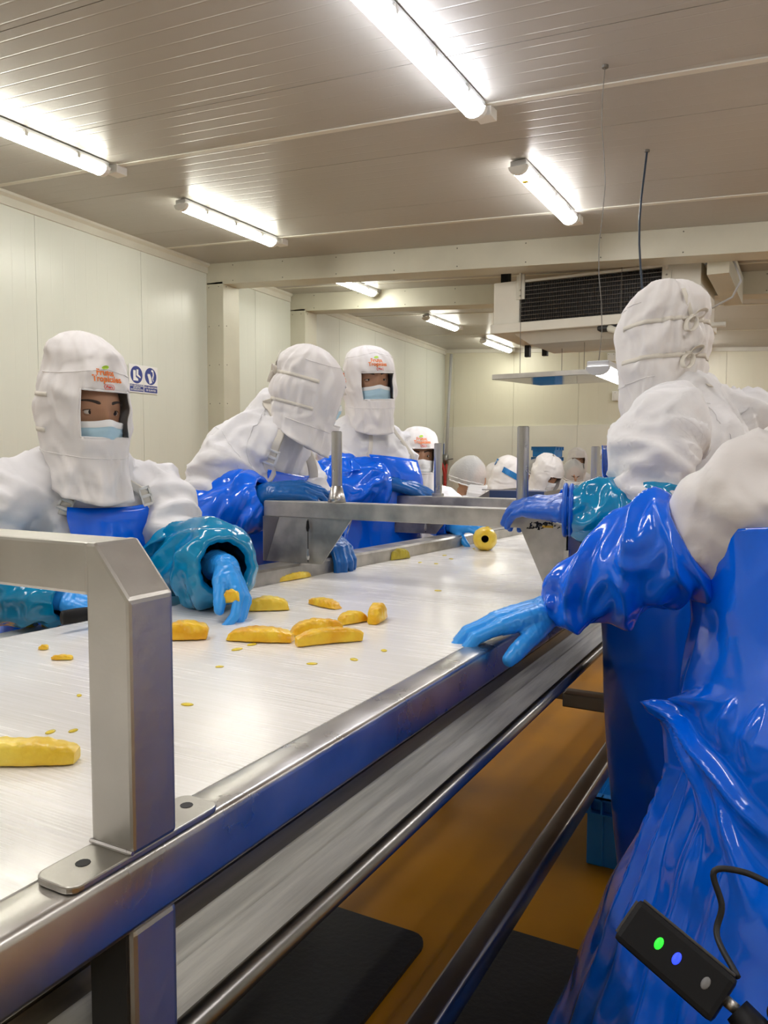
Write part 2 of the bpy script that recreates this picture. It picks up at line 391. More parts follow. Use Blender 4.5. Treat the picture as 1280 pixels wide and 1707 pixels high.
lamp(-1.52, 2.55, 3.77, COOL, LAMP, 'long bluish white ceiling lamp running out at the top of the photo')
lamp(-1.58, 4.59, 5.77, NEUT, LAMP, 'ceiling lamp with a yellow sticker by the hanging cable')
lamp(-4.12, 2.50, 3.745, WARM, LAMP, 'long ceiling lamp cut by the left edge of the photo')
lamp(-4.18, 4.52, 5.675, WARM, LAMP, 'ceiling lamp above the two workers nearest the sign wall')
lamp(-4.47, 6.85, 8.0, WARM, LAMP, 'ceiling lamp between the two painted beams')
lamp(-4.62, 9.72, 10.75, WARM, LAMP, 'ceiling lamp on its own just past the second beam')
lamp(-4.72, 12.1, 13.4, WARM, LAMP, 'farthest ceiling lamp, showing below the cooler corner')
g = 'ceiling lamps of the rows outside the photo'
for (x, y) in ((-1.52, 0.5), (-1.52, -1.6), (-4.12, 0.5), (-4.12, -1.6), (1.2, -1.6), (1.2, 0.5), (1.2, 2.55), (1.2, 4.6), (1.2, 7.0), (1.2, 9.8), (-1.55, 9.6), (-1.55, 12.0), (1.2, 12.0)):  # the last ones are added, hidden from view, to brighten the back of the room
    lamp(x, y, y+1.22, NEUT, LAMP, 'white ceiling lamp like its neighbours, out of view, some added to brighten the back', group=g)
st = MB(); p = V(-1.58, 4.72, zc(-1.58)); st.box((p.x-0.02, p.y, p.z-0.097), (p.x+0.015, p.y+0.035, p.z-0.0925))
sto = [o for o in bpy.data.objects if o.get('label', '').startswith('ceiling lamp with a yellow')][0]
obj('sticker', st, mat('yellow_sticker', (0.85, 0.62, 0.02), 0.5), sto)

# ------------------------------------------------------------------ conveyor table
ZB = 1.0                                            # belt surface
def xl(y): return -1.395+0.0845*y                   # left edge of the belt: the line tapers a little
XRI, XRO = -0.537, -0.485                           # the right rail tube
conv = empty('conveyor', (-0.9, 2.0, 0), 'long stainless conveyor table with wet white belt running through the room', 'conveyor')
b = MB(); ny = 24
P = []
for i in range(ny+1):
    y = -0.6+7.2*i/ny
    P.append([V(xl(y), y, ZB), V((xl(y)+XRI)/2, y, ZB), V(XRI+0.004, y, ZB)])
b.grid(P)
lo = [[V(p.x, p.y, ZB-0.012) for p in r] for r in P]; b.grid([r[::-1] for r in lo])
b.grid([[r[0] for r in P], [r[0] for r in lo]]); b.grid([[r[-1] for r in lo], [r[-1] for r in P]])
obj('belt', b, M_BELT, conv, smooth=False)
def profile_tube(mb, x0, x1, z0, z1, ya, yb, r=0.008):
    pr = []
    for (cx, cz, a0) in ((x1-r, z1-r, 0), (x0+r, z1-r, 90), (x0+r, z0+r, 180), (x1-r, z0+r, 270)):
        for k in range(4):
            a = math.radians(a0+30*k); pr.append((cx+r*math.cos(a), cz+r*math.sin(a)))
    A = [V(x, ya, z) for x, z in pr]; B = [V(x, yb, z) for x, z in pr]
    mb.grid([A, B], closed=True); mb.add(A, [tuple(range(len(A)))]); mb.add(B, [tuple(range(len(B)))])
    return mb
m_ = profile_tube(MB(), XRI, XRO, ZB-0.063, ZB, -0.6, 6.4); obj('side_rail', m_, M_STEELW, conv, sharp=0.6, smooth=True)
# side skirt under the rail and the round tube along its foot
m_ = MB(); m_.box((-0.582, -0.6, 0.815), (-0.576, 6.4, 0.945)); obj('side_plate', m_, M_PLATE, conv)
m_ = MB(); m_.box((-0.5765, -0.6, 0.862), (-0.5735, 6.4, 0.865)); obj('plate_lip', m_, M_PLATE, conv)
pr = [(-0.577, 0.838), (-0.572, 0.834), (-0.552, 0.822), (-0.548, 0.821), (-0.530, 0.806), (-0.515, 0.794)]
m_ = MB(); m_.grid([[V(x, y, z) for x, z in pr] for y in (-0.6, 6.4)]); m_.grid([[V(x-0.006, y, z-0.004) for x, z in pr] for y in (6.4, -0.6)])
obj('side_skirt', m_, M_SKIRT, conv)
m_ = MB(); m_.tube([V(-0.503, -0.6, 0.792), V(-0.503, 6.4, 0.792)], 0.0135, 16); obj('foot_tube', m_, M_STEELD, conv, smooth=True)
m_ = MB(); m_.box((xl(3)+0.02, -0.6, 0.86), (-0.60, 6.4, 0.94)); obj('belt_bed', m_, M_STEELD, conv)
# legs and the lower frame
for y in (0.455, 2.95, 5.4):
    m_ = profile_tube(MB(), XRI, XRO, 0, 1, 0, 1)   # replaced just below by an upright tube
    m_ = MB(); m_.box((XRI, y, 0.02), (XRO, y+0.052, ZB-0.06)); obj('leg', m_, M_STEEL, conv, bevel=0.005)
    m_ = MB(); m_.box((XRI+0.003, y-0.003, 0.03), (XRO-0.006, y, ZB-0.064)); obj('leg_shade_panel', m_, M_BLACK, conv)  # black sheet standing in for the shade on the leg's near face
    m_ = MB(); m_.box((-1.33, y, 0.02), (-1.28, y+0.052, 0.86)); obj('leg', m_, M_STEEL, conv, bevel=0.005)
    m_ = MB(); m_.box((-1.29, y+0.006, 0.40), (XRI, y+0.046, 0.44)); obj('cross_member', m_, M_STEELD, conv, bevel=0.004)
    for x in (XRI+0.026, -1.305):
        m_ = MB(); m_.tube([V(x, y+0.026, 0), V(x, y+0.026, 0.025)], 0.03, 12); obj('foot', m_, M_BLACKP, conv)
m_ = profile_tube(MB(), -0.535, -0.485, 0.39, 0.44, -0.6, 6.4); obj('lower_rail', m_, M_STEELD, conv, sharp=0.6, smooth=True)
m_ = MB(); m_.box((-1.33, -0.6, 0.39), (-1.28, 6.4, 0.44)); obj('lower_rail', m_, M_STEELD, conv, bevel=0.004)
for y in (2.2, 3.6):
    m_ = MB(); m_.box((-0.6, y, 0.62), (-0.10-0.36, y+0.04, 0.66)); obj('cross_member', m_, M_STEELD, conv, bevel=0.004)
# left guide channel beyond the first station
m_ = MB(); P = []
for i in range(11):
    y = 1.5+4.9*i/10; x = xl(y)
    P.append([V(x+0.002, y, ZB+0.001), V(x+0.002, y, ZB+0.036), V(x-0.004, y, ZB+0.042), V(x-0.075, y, ZB+0.042), V(x-0.082, y, ZB+0.036), V(x-0.082, y, ZB-0.06), V(x+0.002, y, ZB-0.06)])
m_.grid(P, closed=True); m_.add(P[0], [tuple(range(7))]); m_.add(P[-1], [tuple(range(7))]); obj('guide_channel', m_, M_GALV, conv)
m_ = MB(); m_.tube([V(xl(y)-0.002, y, ZB+0.05) for y in (2.9, 6.4)], 0.012, 10); obj('guide_tube', m_, M_STEELS, conv, smooth=True)
m_ = MB(); m_.box((-1.42, -0.6, 0.87), (-1.345, 1.5, 0.94)); obj('guide_channel', m_, M_STEELD, conv, bevel=0.004)
# work trays in front of the first worker
def plate_box(name, x0, x1, y0, y1, z0, z1, m, par): return obj(name, MB().box((x0, y0, z0), (x1, y1, z1)), m, par, bevel=0.003)

# ---- near arch: square tube bent over the belt, on a bolted flange
arch = empty('arch_frame', (-0.51, 0.48, ZB), 'nearest stainless arch of square tube with a chamfered corner, bolted on the rail', 'frame')
ya, yb = 0.457, 0.508; zt, zm = 1.268, 1.222
pts = [V(-0.535, ya, ZB+0.006), V(-0.485, ya, ZB+0.006), V(-0.485, ya, zm), V(-0.527, ya, zt), V(-0.545, ya, zt), V(-0.545, ya, zm), V(-0.535, ya, zm-0.004)]
pts = [V(-0.535, ya, ZB+0.006), V(-0.485, ya, ZB+0.006), V(-0.485, ya, zm), V(-0.525, ya, zt), V(-0.535, ya, zt)]
obj('post', MB().prism(pts, (0, yb-ya, 0)), M_STEEL, arch, bevel=0.0035)
obj('crossbar', MB().box((-1.40, ya+0.001, zm), (-0.5345, yb-0.001, zt-0.0005)), M_STEEL, arch, bevel=0.003)
obj('post', MB().prism([V(-1.45, ya, ZB-0.06), V(-1.40, ya, ZB-0.06), V(-1.40, ya, zt), V(-1.41, ya, zt), V(-1.45, ya, zm)], (0, yb-ya, 0)), M_STEEL, arch, bevel=0.0035)
fl = MB(); n = 10
def rrect(x0, x1, y0, y1, r, z):
    out = []
    for (cx, cy, a0) in ((x1-r, y1-r, 0), (x0+r, y1-r, 90), (x0+r, y0+r, 180), (x1-r, y0+r, 270)):
        for k in range(5):
            a = math.radians(a0+22.5*k); out.append(V(cx+r*math.cos(a), cy+r*math.sin(a), z))
    return out
fl.prism(rrect(-0.533, -0.486, 0.395, 0.570, 0.012, ZB+0.0005), (0, 0, 0.006)); obj('flange', fl, M_STEEL, arch, bevel=0.0015)
for y in (0.428, 0.55):
    h = MB(); h.tube([V(-0.512, y, ZB+0.002), V(-0.512, y, ZB+0.0069)], 0.0062, 12); obj('bolt_hole', h, M_BLACK, arch)
wdm = MB(); wdm.tube([V(-0.535, ya-0.001, ZB+0.008), V(-0.485, ya-0.001, ZB+0.008)], 0.002, 6); obj('weld_bead', wdm, M_STEELW, arch)
m_ = MB(); m_.box((-0.53, 0.46, ZB-0.068), (-0.49, 0.5, ZB-0.058))

# ---- folded sheet arches further along
def sheet_arch(y, x0, x1, zbar0, zbar1, label, m=M_GALV):
    t = empty('arch_frame', (x0, y, ZB), label, 'frame', None)
    bar = MB(); bar.prism([V(x0, y, zbar0), V(x0, y, zbar1-0.004), V(x0+0.004, y, zbar1), V(x1, y, zbar1), V(x1, y, zbar0)], (0, 0.05, 0)); obj('crossbar', bar, m, t, bevel=0.002)
    zl = ZB+0.043
    pl = MB(); pl.prism([V(x0, y-0.001, zbar0), V(x0+0.055, y-0.001, zbar0), V(x0+0.008, y-0.001, zl), V(x0, y-0.001, zl)], (0, 0.003, 0)); obj('gusset', pl, M_STEELD, t)
    pl = MB(); pl.prism([V(x0+0.055, y+0.0, zbar0), V(x0+0.285, y+0.012, zbar0), V(x0+0.19, y+0.012, zl), V(x0+0.008, y+0.0, zl)], (0, 0.004, 0)); obj('bracket', pl, m, t)
    pl = MB(); pl.prism([V(x0, y, zl), V(x0, y, zbar0), V(x0, y+0.16, zbar0), V(x0, y+0.10, zl)], (-0.003, 0, 0)); obj('bracket', pl, m, t)
    rod = MB(); rod.tube([V(x0+0.155, y-0.004, zbar0-0.004), V(x0+0.155, y-0.004, zl+0.006)], 0.0012, 6); obj('latch_rod', rod, M_BLACKP, t)
    for z in (zbar0-0.022, zl+0.028):
        rod = MB(); rod.tube([V(x0+0.155, y-0.005, z-0.015), V(x0+0.155, y-0.005, z-0.005), V(x0+0.155, y-0.005, z+0.015)], [0.003, 0.005, 0.003], 8); obj('latch', rod, M_BLACKP if z > zl+0.05 else M_STEELS, t)
    # right leg: gusset narrowing to the rail and a deep side plate
    pl = MB(); pl.prism([V(x1-0.005, y-0.001, zbar1-0.01), V(x1+0.115, y-0.001, zbar1-0.035), V(x1+0.115, y-0.001, ZB+0.001), V(x1+0.078, y-0.001, ZB+0.001), V(x1-0.005, y-0.001, zbar0+0.01)], (0, 0.004, 0)); obj('bracket', pl, m, t)
    pl = MB(); pl.prism([V(x1+0.115, y-0.001, ZB+0.001), V(x1+0.115, y-0.001, zbar1-0.035), V(x1+0.115, y+0.17, zbar1-0.035), V(x1+0.115, y+0.17, ZB+0.001)], (-0.003, 0, 0)); obj('bracket', pl, M_STEELD, t)
    pl = MB(); pl.box((x1+0.108, y-0.006, ZB+0.10), (x1+0.119, y+0.012, ZB+0.125)); obj('hinge', pl, M_STEELS, t)
    return t
A1 = sheet_arch(1.80, -1.366, -0.60, 1.172, 1.217, 'folded sheet steel arch over the belt, the nearer of two alike')
A2 = sheet_arch(2.75, -1.455, -0.64, 1.150, 1.190, 'folded sheet steel arch over the belt, mostly behind the other')
wl_ = MB()
for k in range(60):
    a = k*0.21; rr_ = 1+0.9*mnoise.noise(V(k*0.37, 0, 0)); wl_.ball(V(-0.568+0.020*math.cos(a)*rr_+0.0006*k, 1.7965, 1.180+0.008*math.sin(a*1.3)*rr_), 0.0017+0.001*abs(mnoise.noise(V(k*0.8, 3, 0))), u=6, w=5)
obj('weld_bead', fuse(wl_, 0.0012, 2), M_BLACKP, A1) if False else link('weld_bead', fuse(wl_, 0.0012, 2), M_BLACKP, A1)
ym = MB(); ym.box((-0.545, 1.7955, 1.176), (-0.52, 1.7985, 1.181)); obj('yellow_mark', ym, mat('yellow_paint', (0.8, 0.45, 0.01), 0.5), A1)

def pole(x, y, z0, z1, r, label, flare=False):
    t = empty('pole', (x, y, z0), label, 'pole')
    m_ = MB(); m_.tube([V(x, y, z0), V(x, y, z1)], r, 20); obj('tube', m_, M_STEELS, t, smooth=True, sharp=0.8)
    m_ = MB(); m_.tube([V(x, y, z1-0.001), V(x, y, z1+0.0015)], r*0.86, 20); obj('cap', m_, M_STEELD, t)
    if flare:
        m_ = MB(); m_.tube([V(x, y, z0), V(x, y, z0+0.012), V(x, y, z0+0.045)], [r*1.75, r*1.6, r*1.02], 20); obj('base_collar', m_, M_STEELW, t, smooth=True)
    else:
        m_ = MB(); m_.tube([V(x, y, z0), V(x, y, z0+0.012)], r*1.5, 20); obj('base_collar', m_, M_STEEL, t, smooth=True, sharp=0.5)
    return t
pole(-1.135, 1.825, 1.217, 1.41, 0.0145, 'round steel pole with flared base on the nearer folded arch', True)
pole(-0.605, 1.825, 1.217, 1.415, 0.0145, 'shiny round steel pole beside the royal blue gloved hand')
pole(-1.262, 2.775, 1.190, 1.395, 0.0155, 'round steel pole in front of the red fire hose')
pole(-0.655, 2.775, 1.190, 1.38, 0.0155, 'round steel pole in front of the farthest hooded workers')

# hopper box and far table behind the arches
hp = empty('hopper', (-0.95, 4.15, 1.0), 'grey sheet steel hopper rim behind the farther arch', 'hopper')
a = at(785, 832, 3.9); b2 = at(905, 832, 3.9)
hz0, hz1 = a.z-0.10, a.z+0.045
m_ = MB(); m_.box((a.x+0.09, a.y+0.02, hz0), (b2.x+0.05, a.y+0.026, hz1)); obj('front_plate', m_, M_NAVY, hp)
m_ = MB(); m_.prism([V(a.x+0.09, a.y+0.02, hz0), V(a.x+0.09, a.y+0.02, hz1), V(a.x-0.02, a.y+0.02, hz0+0.08), V(a.x-0.02, a.y+0.02, hz0)], (0, 0.006, 0)); obj('gusset', m_, M_STEELD, hp)
m_ = MB(); m_.box((a.x+0.09, a.y+0.026, hz0), (a.x+0.096, a.y+0.5, hz1)); obj('side_plate', m_, M_STEELD, hp)
m_ = MB(); m_.box((b2.x+0.044, a.y+0.026, hz0), (b2.x+0.05, a.y+0.5, hz1)); obj('side_plate', m_, M_STEELD, hp)
m_ = MB(); m_.box((a.x+0.05, a.y+0.02, hz1), (b2.x+0.06, a.y+0.03, hz1+0.006)); obj('rim', m_, M_STEEL, hp)
for x in (a.x+0.1, b2.x+0.03):
    m_ = MB(); m_.box((x, a.y+0.1, ZB), (x+0.03, a.y+0.13, hz0)); obj('leg', m_, M_STEELD, hp)

# floor mats, crate under the conveyor
def floor_mat(x0, x1, y0, y1, label):
    o = obj('floor_mat', MB().prism(rrect(x0, x1, y0, y1, 0.05, 0.0), (0, 0, 0.014)), M_MAT); tag(o, label, 'mat')
floor_mat(-2.6, -0.875, -0.9, 1.89, 'black rubber floor mat under the conveyor')
floor_mat(-0.74, 0.9, 0.2, 2.03, 'black rubber floor mat in the aisle under the near worker')

def crate(loc, sx, sy, sz, label, group=None, rz=0.0, lip=0.035, ribs=6, panels=False):
    t = empty('plastic_crate', loc, label, 'crate', group); x, y, z = loc
    R = Matrix.Translation(Vector(loc)) @ Matrix.Rotation(rz, 4, 'Z')
    w = 0.006; k = 0.03
    b = MB()
    for s in (0, 1):
        pass
    b.box((k, k, 0.0), (sx-k, sy-k, w), R)
    def wall(p0, p1, q0, q1):
        n = (V(*p1)-V(*p0)).cross(V(*q0)-V(*p0)).normalized()*w
        b.prism([R @ V(*p0), R @ V(*p1), R @ V(*q1), R @ V(*q0)], R.to_3x3() @ n)
    wall((k, k, 0), (sx-k, k, 0), (lip, lip, sz), (sx-lip, lip, sz)); wall((sx-k, sy-k, 0), (k, sy-k, 0), (sx-lip, sy-lip, sz), (lip, sy-lip, sz))
    wall((k, sy-k, 0), (k, k, 0), (lip, sy-lip, sz), (lip, lip, sz)); wall((sx-k, k, 0), (sx-k, sy-k, 0), (sx-lip, lip, sz), (sx-lip, sy-lip, sz))
    obj('body', b, M_CRATE, t)
    for (a, c) in (((0, 0), (sx, lip)), ((0, sy-lip), (sx, sy)), ((0, lip), (lip, sy-lip)), ((sx-lip, lip), (sx, sy-lip))):
        obj('rim', MB().box((a[0], a[1], sz-0.006), (c[0], c[1], sz), R), M_CRATE, t)
    hb = 0.055
    for (a, c) in (((0, 0), (sx, 0.005)), ((0, sy-0.005), (sx, sy)), ((0, 0), (0.005, sy)), ((sx-0.005, 0), (sx, sy))):
        obj('rim_flange', MB().box((a[0], a[1], sz-0.012), (c[0], c[1], sz), R), M_CRATE, t)
        if c[0]-a[0] > c[1]-a[1]:
            for i in range(ribs+1):
                xx = a[0]+(sx-0.006)*i/ribs; yy0, yy1 = (a[1], lip) if a[1] < sy/2 else (sy-lip, sy)
                obj('rib', MB().box((xx, yy0, sz-hb), (xx+0.005, yy1, sz), R), M_CRATE, t)
        else:
            for i in range(ribs//2+2):
                yy = (sy-0.006)*i/(ribs//2+1); xx0, xx1 = (0, lip) if a[0] < sx/2 else (sx-lip, sx)
                obj('rib', MB().box((xx0, yy, sz-hb), (xx1, yy+0.005, sz), R), M_CRATE, t)
    for (a, c) in (((0, 0), (sx, lip)), ((0, sy-lip), (sx, sy)), ((0, lip), (lip, sy-lip)), ((sx-lip, lip), (sx, sy-lip))):
        obj('ledge', MB().box((a[0], a[1], sz-hb-0.005), (c[0], c[1], sz-hb), R), M_CRATE, t)
    for (px_, py_) in ((k, k), (sx-k-0.03, k), (k, sy-k-0.03), (sx-k-0.03, sy-k-0.03)):
        obj('corner_post', MB().box((px_-0.012, py_-0.012, 0), (px_+0.042, py_+0.042, sz-hb), R), M_CRATE, t, bevel=0.006)
    return t
crate((-0.615, 2.50, 0), 0.40, 0.62, 0.24, 'blue ribbed plastic crate on the floor by the dark apron')

# ------------------------------------------------------------------ cooler unit hung under the ceiling
cl = empty('air_cooler', (-1.7, 7.1, 2.5), 'white ceiling air cooler with black finned coil', 'air cooler')
Y0, Y1 = 6.85, 7.75
xa, xb_, z0, z1 = -2.57, -0.80, 2.555, 2.93
rot = Matrix.Translation(V(xa, Y0, 0)) @ Matrix.Rotation(math.radians(-1.0), 4, 'Z') @ Matrix.Translation(V(-xa, -Y0, 0))
obj('end_panel', MB().box((xa, Y0, z0), (xa+0.245, Y1, z1), rot), M_COOL, cl, bevel=0.006)
obj('end_panel', MB().box((xb_-0.30, Y0, z0), (xb_, Y1, z1+0.0), rot), M_COOL, cl, bevel=0.006)
obj('coil', MB().box((xa+0.245, Y0+0.03, z0+0.01), (xb_-0.30, Y1-0.05, z1-0.03), rot), M_COIL, cl)
fb = MB()
for i in range(60):
    x = xa+0.255+(xb_-0.30-xa-0.265)*i/59; fb.box((x, Y0+0.012, z0+0.012), (x+0.003, Y0+0.032, z1-0.032), rot)
o = obj('coil_fins', fb, M_COIL, cl); o['kind'] = 'stuff'
for i in range(9):
    z = z0+0.03+i*0.036; m_ = MB(); m_.tube([rot @ V(xa+0.25, Y0+0.014, z), rot @ V(xb_-0.305, Y0+0.014, z)], 0.004, 6); obj('coil_tube', m_, M_STEELD, cl)
obj('top_panel', MB().box((xa+0.2, Y0, z1-0.02), (xb_-0.2, Y1, z1), rot), M_COOL, cl)
obj('drip_pan', MB().box((xa-0.02, Y0-0.03, z0-0.085), (xb_+0.02, Y1+0.05, z0), rot), M_COOL, cl, bevel=0.008)
pp = [V(xa+0.18, Y0+0.05, z0-0.086), V(xb_-0.1, Y0+0.05, z0-0.086), V(xb_-0.1, Y1+0.02, z0-0.086), V(xa+0.18, Y1+0.02, z0-0.086)]
qq = [p+V(0.12 if p.x < -2 else -0.12, 0.1 if p.y < 7.2 else -0.05, -0.09) for p in pp]
m_ = MB(); m_.add([rot @ p for p in pp+qq], [(0, 1, 5, 4), (1, 2, 6, 5), (2, 3, 7, 6), (3, 0, 4, 7), (4, 5, 6, 7)]); obj('pan_sump', m_, M_COOL, cl)
m_ = MB(); m_.tube([rot @ V(-1.52, Y0+0.02, z0-0.10), rot @ V(-1.50, Y0-0.03, z0-0.125), rot @ V(-1.46, Y0-0.05, z0-0.14), rot @ V(-1.0, Y0-0.06, z0-0.155), rot @ V(-0.6, Y0-0.06, z0-0.16)], [0.03, 0.032, 0.03, 0.022, 0.022], 12); obj('drain_pipe', m_, M_TRIM, cl, smooth=True)
m_ = MB(); m_.box((-1.62, Y0-0.02, z0-0.125), (-0.9, Y0+0.25, z0-0.088), rot); obj('sump_opening', m_, M_BLACK, cl, bevel=0.012)
for x in (xa+0.22, xb_-0.30):
    obj('hanger', MB().box((x, Y0-0.012, z1-0.17), (x+0.075, Y0+0.01, z1+0.05), rot), M_TRIM, cl, bevel=0.003)
    m_ = MB(); m_.tube([rot @ V(x+0.037, Y0-0.01, z1-0.05), rot @ V(x+0.037, Y0-0.01, zc(x)-0.0)], 0.012, 10); obj('hanger_rod', m_, M_TRIM, cl, smooth=True)
    for k in range(4):
        m_ = MB(); m_.ball(rot @ V(x+0.037, Y0-0.014, z1-0.14+0.05*k), 0.008, u=8, w=6); obj('bolt', m_, M_STEEL, cl)
    for z in (z0+0.03, z0+0.12):
        m_ = MB(); m_.ball(rot @ V(x+0.037, Y0-0.004, z), 0.006, u=8, w=6); obj('bolt', m_, M_STEELD, cl)
obj('bracket', MB().box((xa+0.02, Y0+0.12, z1), (xa+0.09, Y0+0.2, zc(xa)), rot), M_BLACKP, cl)
for x in (xa+0.02, xa+0.20):
    obj('bracket', MB().box((x, Y1-0.1, z0-0.20), (x+0.05, Y1-0.05, z0-0.084), rot), M_BLACKP, cl)
m_ = MB(); m_.tube([V(xb_-0.18, Y1-0.3, zc(-0.7)-0.16) , V(-0.62, 6.75, 2.99), V(-0.55, 6.74, 2.86), V(-0.50, 6.74, 2.72), V(-0.56, 6.75, 2.60), V(-0.75, 6.8, 2.52)], 0.009, 8); o = obj('cable', m_, M_GREYP, cl, smooth=True)

# stainless tray hung on wires
tr = empty('hanging_tray', at(905, 640, 5.0), 'flat stainless tray hung on thin wires below the cooler', 'tray')
c0 = ony(820, 633, 6.70); c1 = ony(1056, 619, 6.80)
dx = c1-c0; dx.z = 0; back = V(0.10, 0.75, 0)
zt0 = c0.z
pl = [V(c0.x, c0.y, zt0), V(c1.x, c1.y, zt0+0.02), V(c1.x+back.x+0.1, c1.y+back.y, zt0+0.02), V(c0.x+back.x+0.12, c0.y+back.y, zt0)]
obj('tray_sheet', MB().prism(pl, (0, 0, 0.004)), mat('polished_tray_steel', (0.62, 0.61, 0.58), 0.08, 1.0, var=0.15, vscale=3), tr)
obj('rim', MB().prism([pl[0], pl[1], pl[1]+V(0, 0, 0.045), pl[0]+V(0, 0, 0.045)], (0, 0.004, 0)), M_STEEL, tr)
obj('rim', MB().prism([pl[3], pl[2], pl[2]+V(0, 0, 0.045), pl[3]+V(0, 0, 0.045)], (0, -0.004, 0)), M_STEEL, tr)
obj('rim', MB().prism([pl[0], pl[3], pl[3]+V(0, 0, 0.045), pl[0]+V(0, 0, 0.045)], (0.004, 0, 0)), M_STEEL, tr)
for u, v in ((0.2, 0.02), (0.52, 0.45), (0.9, 0.02), (0.2, 0.90)):
    p = pl[0].lerp(pl[1], u).lerp(pl[3].lerp(pl[2], u), v); m_ = MB(); m_.tube([p+V(0, 0.003, 0.0), V(p.x, p.y+0.003, zc(p.x) if v < 0.1 else 2.462)], 0.003, 6); obj('wire', m_, M_WIRE, tr)

# lamp hung on a wire, with its cable
hl = empty('hanging_lamp', at(985, 600, 3.6), 'bright lamp hung low on a wire beside the standing worker hood', 'lamp')
q = at(996, 612, 3.55); L0 = q; y1 = q.y+1.15
def harc(y, r, w, dz): return [V(q.x+w*math.cos(PI*k/8), y, q.z+dz-r*math.sin(PI*k/8)) for k in range(9)]
m_ = MB(); m_.grid([harc(q.y+0.02, 0.035, 0.05, 0), harc(y1, 0.035, 0.05, 0)]); m_.add(harc(q.y+0.02, 0.035, 0.05, 0), [tuple(range(9))]); m_.add(harc(y1, 0.035, 0.05, 0), [tuple(range(9))])
obj('diffuser', m_, mat('hanging_lamp_diffuser', (0.9, 0.9, 0.9), 0.4, emit=NEUT, estr=LAMP), hl)
obj('housing', MB().box((q.x-0.05, q.y, q.z), (q.x+0.05, y1+0.02, q.z+0.03)), M_GREYP, hl, bevel=0.006)
m_ = MB(); m_.grid([harc(q.y-0.006, 0.04, 0.054, 0.003), harc(q.y+0.02, 0.04, 0.054, 0.003)]); m_.add(harc(q.y-0.006, 0.04, 0.054, 0.003), [tuple(range(9))]); obj('end_cap', m_, M_GREYP, hl)
w1 = [V(q.x+0.012*math.sin(i*1.3)*(0 if i in (0, 10) else 1), q.y+0.02, q.z+0.03+(zc(q.x)-q.z-0.03)*i/10) for i in range(11)]
m_ = MB(); m_.tube(w1, 0.0022, 6); obj('wire', m_, M_WIRE, hl)
w2 = [V(q.x-0.02+0.02*math.sin(i*0.7), y1-0.05, q.z+0.03+(zc(q.x)-q.z-0.03)*i/10) for i in range(11)]
m_ = MB(); m_.tube(w2, 0.006, 8); obj('power_cable', m_, mat('dark_blue_cable', (0.01, 0.025, 0.05), 0.4), hl)
for p in (w1[-1], w2[-1]):
    m_ = MB(); m_.tube([p+V(0, 0, 0.001), p+V(0, 0, -0.012)], 0.014, 10); obj('ceiling_hook', m_, M_WIRE, hl)

# wall boxes on the back wall, corner pipe, extinguisher, hose, small sign
def wallbox(px_, py_, w, h, d, label, m=M_WHITEP, y=YB, name='junction_box', cat='box'):
    p = ony(px_, py_, y); t = empty(name, p, label, cat)
    obj('case', MB().box((p.x-w/2, y-d, p.z-h/2), (p.x+w/2, y, p.z+h/2)), m, t, bevel=0.006)
    obj('cover', MB().box((p.x-w*0.4, y-d-0.006, p.z-h*0.4), (p.x+w*0.4, y-d, p.z+h*0.4)), m, t, bevel=0.003)
    for sx in (-1, 1):
        m2 = MB(); m2.ball(V(p.x+sx*w*0.33, y-d-0.006, p.z+h*0.33), 0.006, u=8, w=6); obj('screw', m2, M_STEELD, t)
    return t
wallbox(1020, 596, 0.13, 0.14, 0.07, 'small white junction box high on the back wall')
wallbox(1036, 660, 0.30, 0.16, 0.05, 'white framed switch box on the back wall behind the hanging lamp')
wallbox(718, 752, 0.24, 0.36, 0.02, 'plain cream notice board in the far corner', M_LINER, YB-0.03, 'notice_board', 'board')
sg = wallbox(738, 752, 0.09, 0.32, 0.012, 'narrow blue sign in the far corner', M_SIGNW, YB-0.03, 'wall_sign', 'sign')
p = ony(738, 752, YB-0.03); obj('print', MB().box((p.x-0.038, YB-0.052, p.z-0.14), (p.x+0.038, YB-0.048, p.z+0.14)), mat('small_sign_blue', (0.03, 0.13, 0.45), 0.5), sg)
pt = empty('water_pipe', (xw(13.4)+0.5, 13.45, 0), 'grey water pipe running down the far corner with a valve', 'pipe')
pa = at(752, 590, 13.2); pb = at(742, 800, 13.2)
pa = V(-6.0+0.2, 13.45, 3.3); pa = ony(752, 590, 13.5); pb = ony(742, 795, 13.5)
m_ = MB(); m_.tube([pa, pa.lerp(pb, 0.6), pb], 0.028, 10); obj('pipe', m_, M_GREYP, pt, smooth=True)
m_ = MB(); pv = pa.lerp(pb, 0.86); m_.tube([pv+V(0, -0.02, 0.1), pv+V(0, -0.02, -0.1)], 0.055, 12); obj('valve', m_, M_STEELD, pt, smooth=True)
m_ = MB(); m_.tube([pv+V(0, -0.04, 0.0), pv+V(0.16, -0.04, 0.02)], 0.012, 8); obj('valve_handle', m_, M_STEELD, pt)
fx = empty('fire_hose', ony(724, 800, 13.4), 'coiled red fire hose on its bracket in the far corner', 'hose')
hc = ony(724, 800, 13.40)+V(0.12, -0.06, 0); m_ = MB(); m_.tube([hc+V(0.12*math.cos(t)*(1+0.02*t), -0.004*t, 0.34*math.sin(t)) for t in np.linspace(0, 4*PI, 60)], 0.03, 8); obj('hose', m_, M_REDP, fx, smooth=True)
m_ = MB(); m_.tube([hc+V(0.13, 0, 0.0), hc+V(0.16, 0, 0.30)], 0.02, 8); obj('hose_end', m_, M_REDP, fx, smooth=True)
obj('bracket', MB().box((hc.x-0.04, hc.y-0.02, hc.z-0.08), (hc.x+0.04, YB-0.02, hc.z+0.08)), M_STEELD, fx)

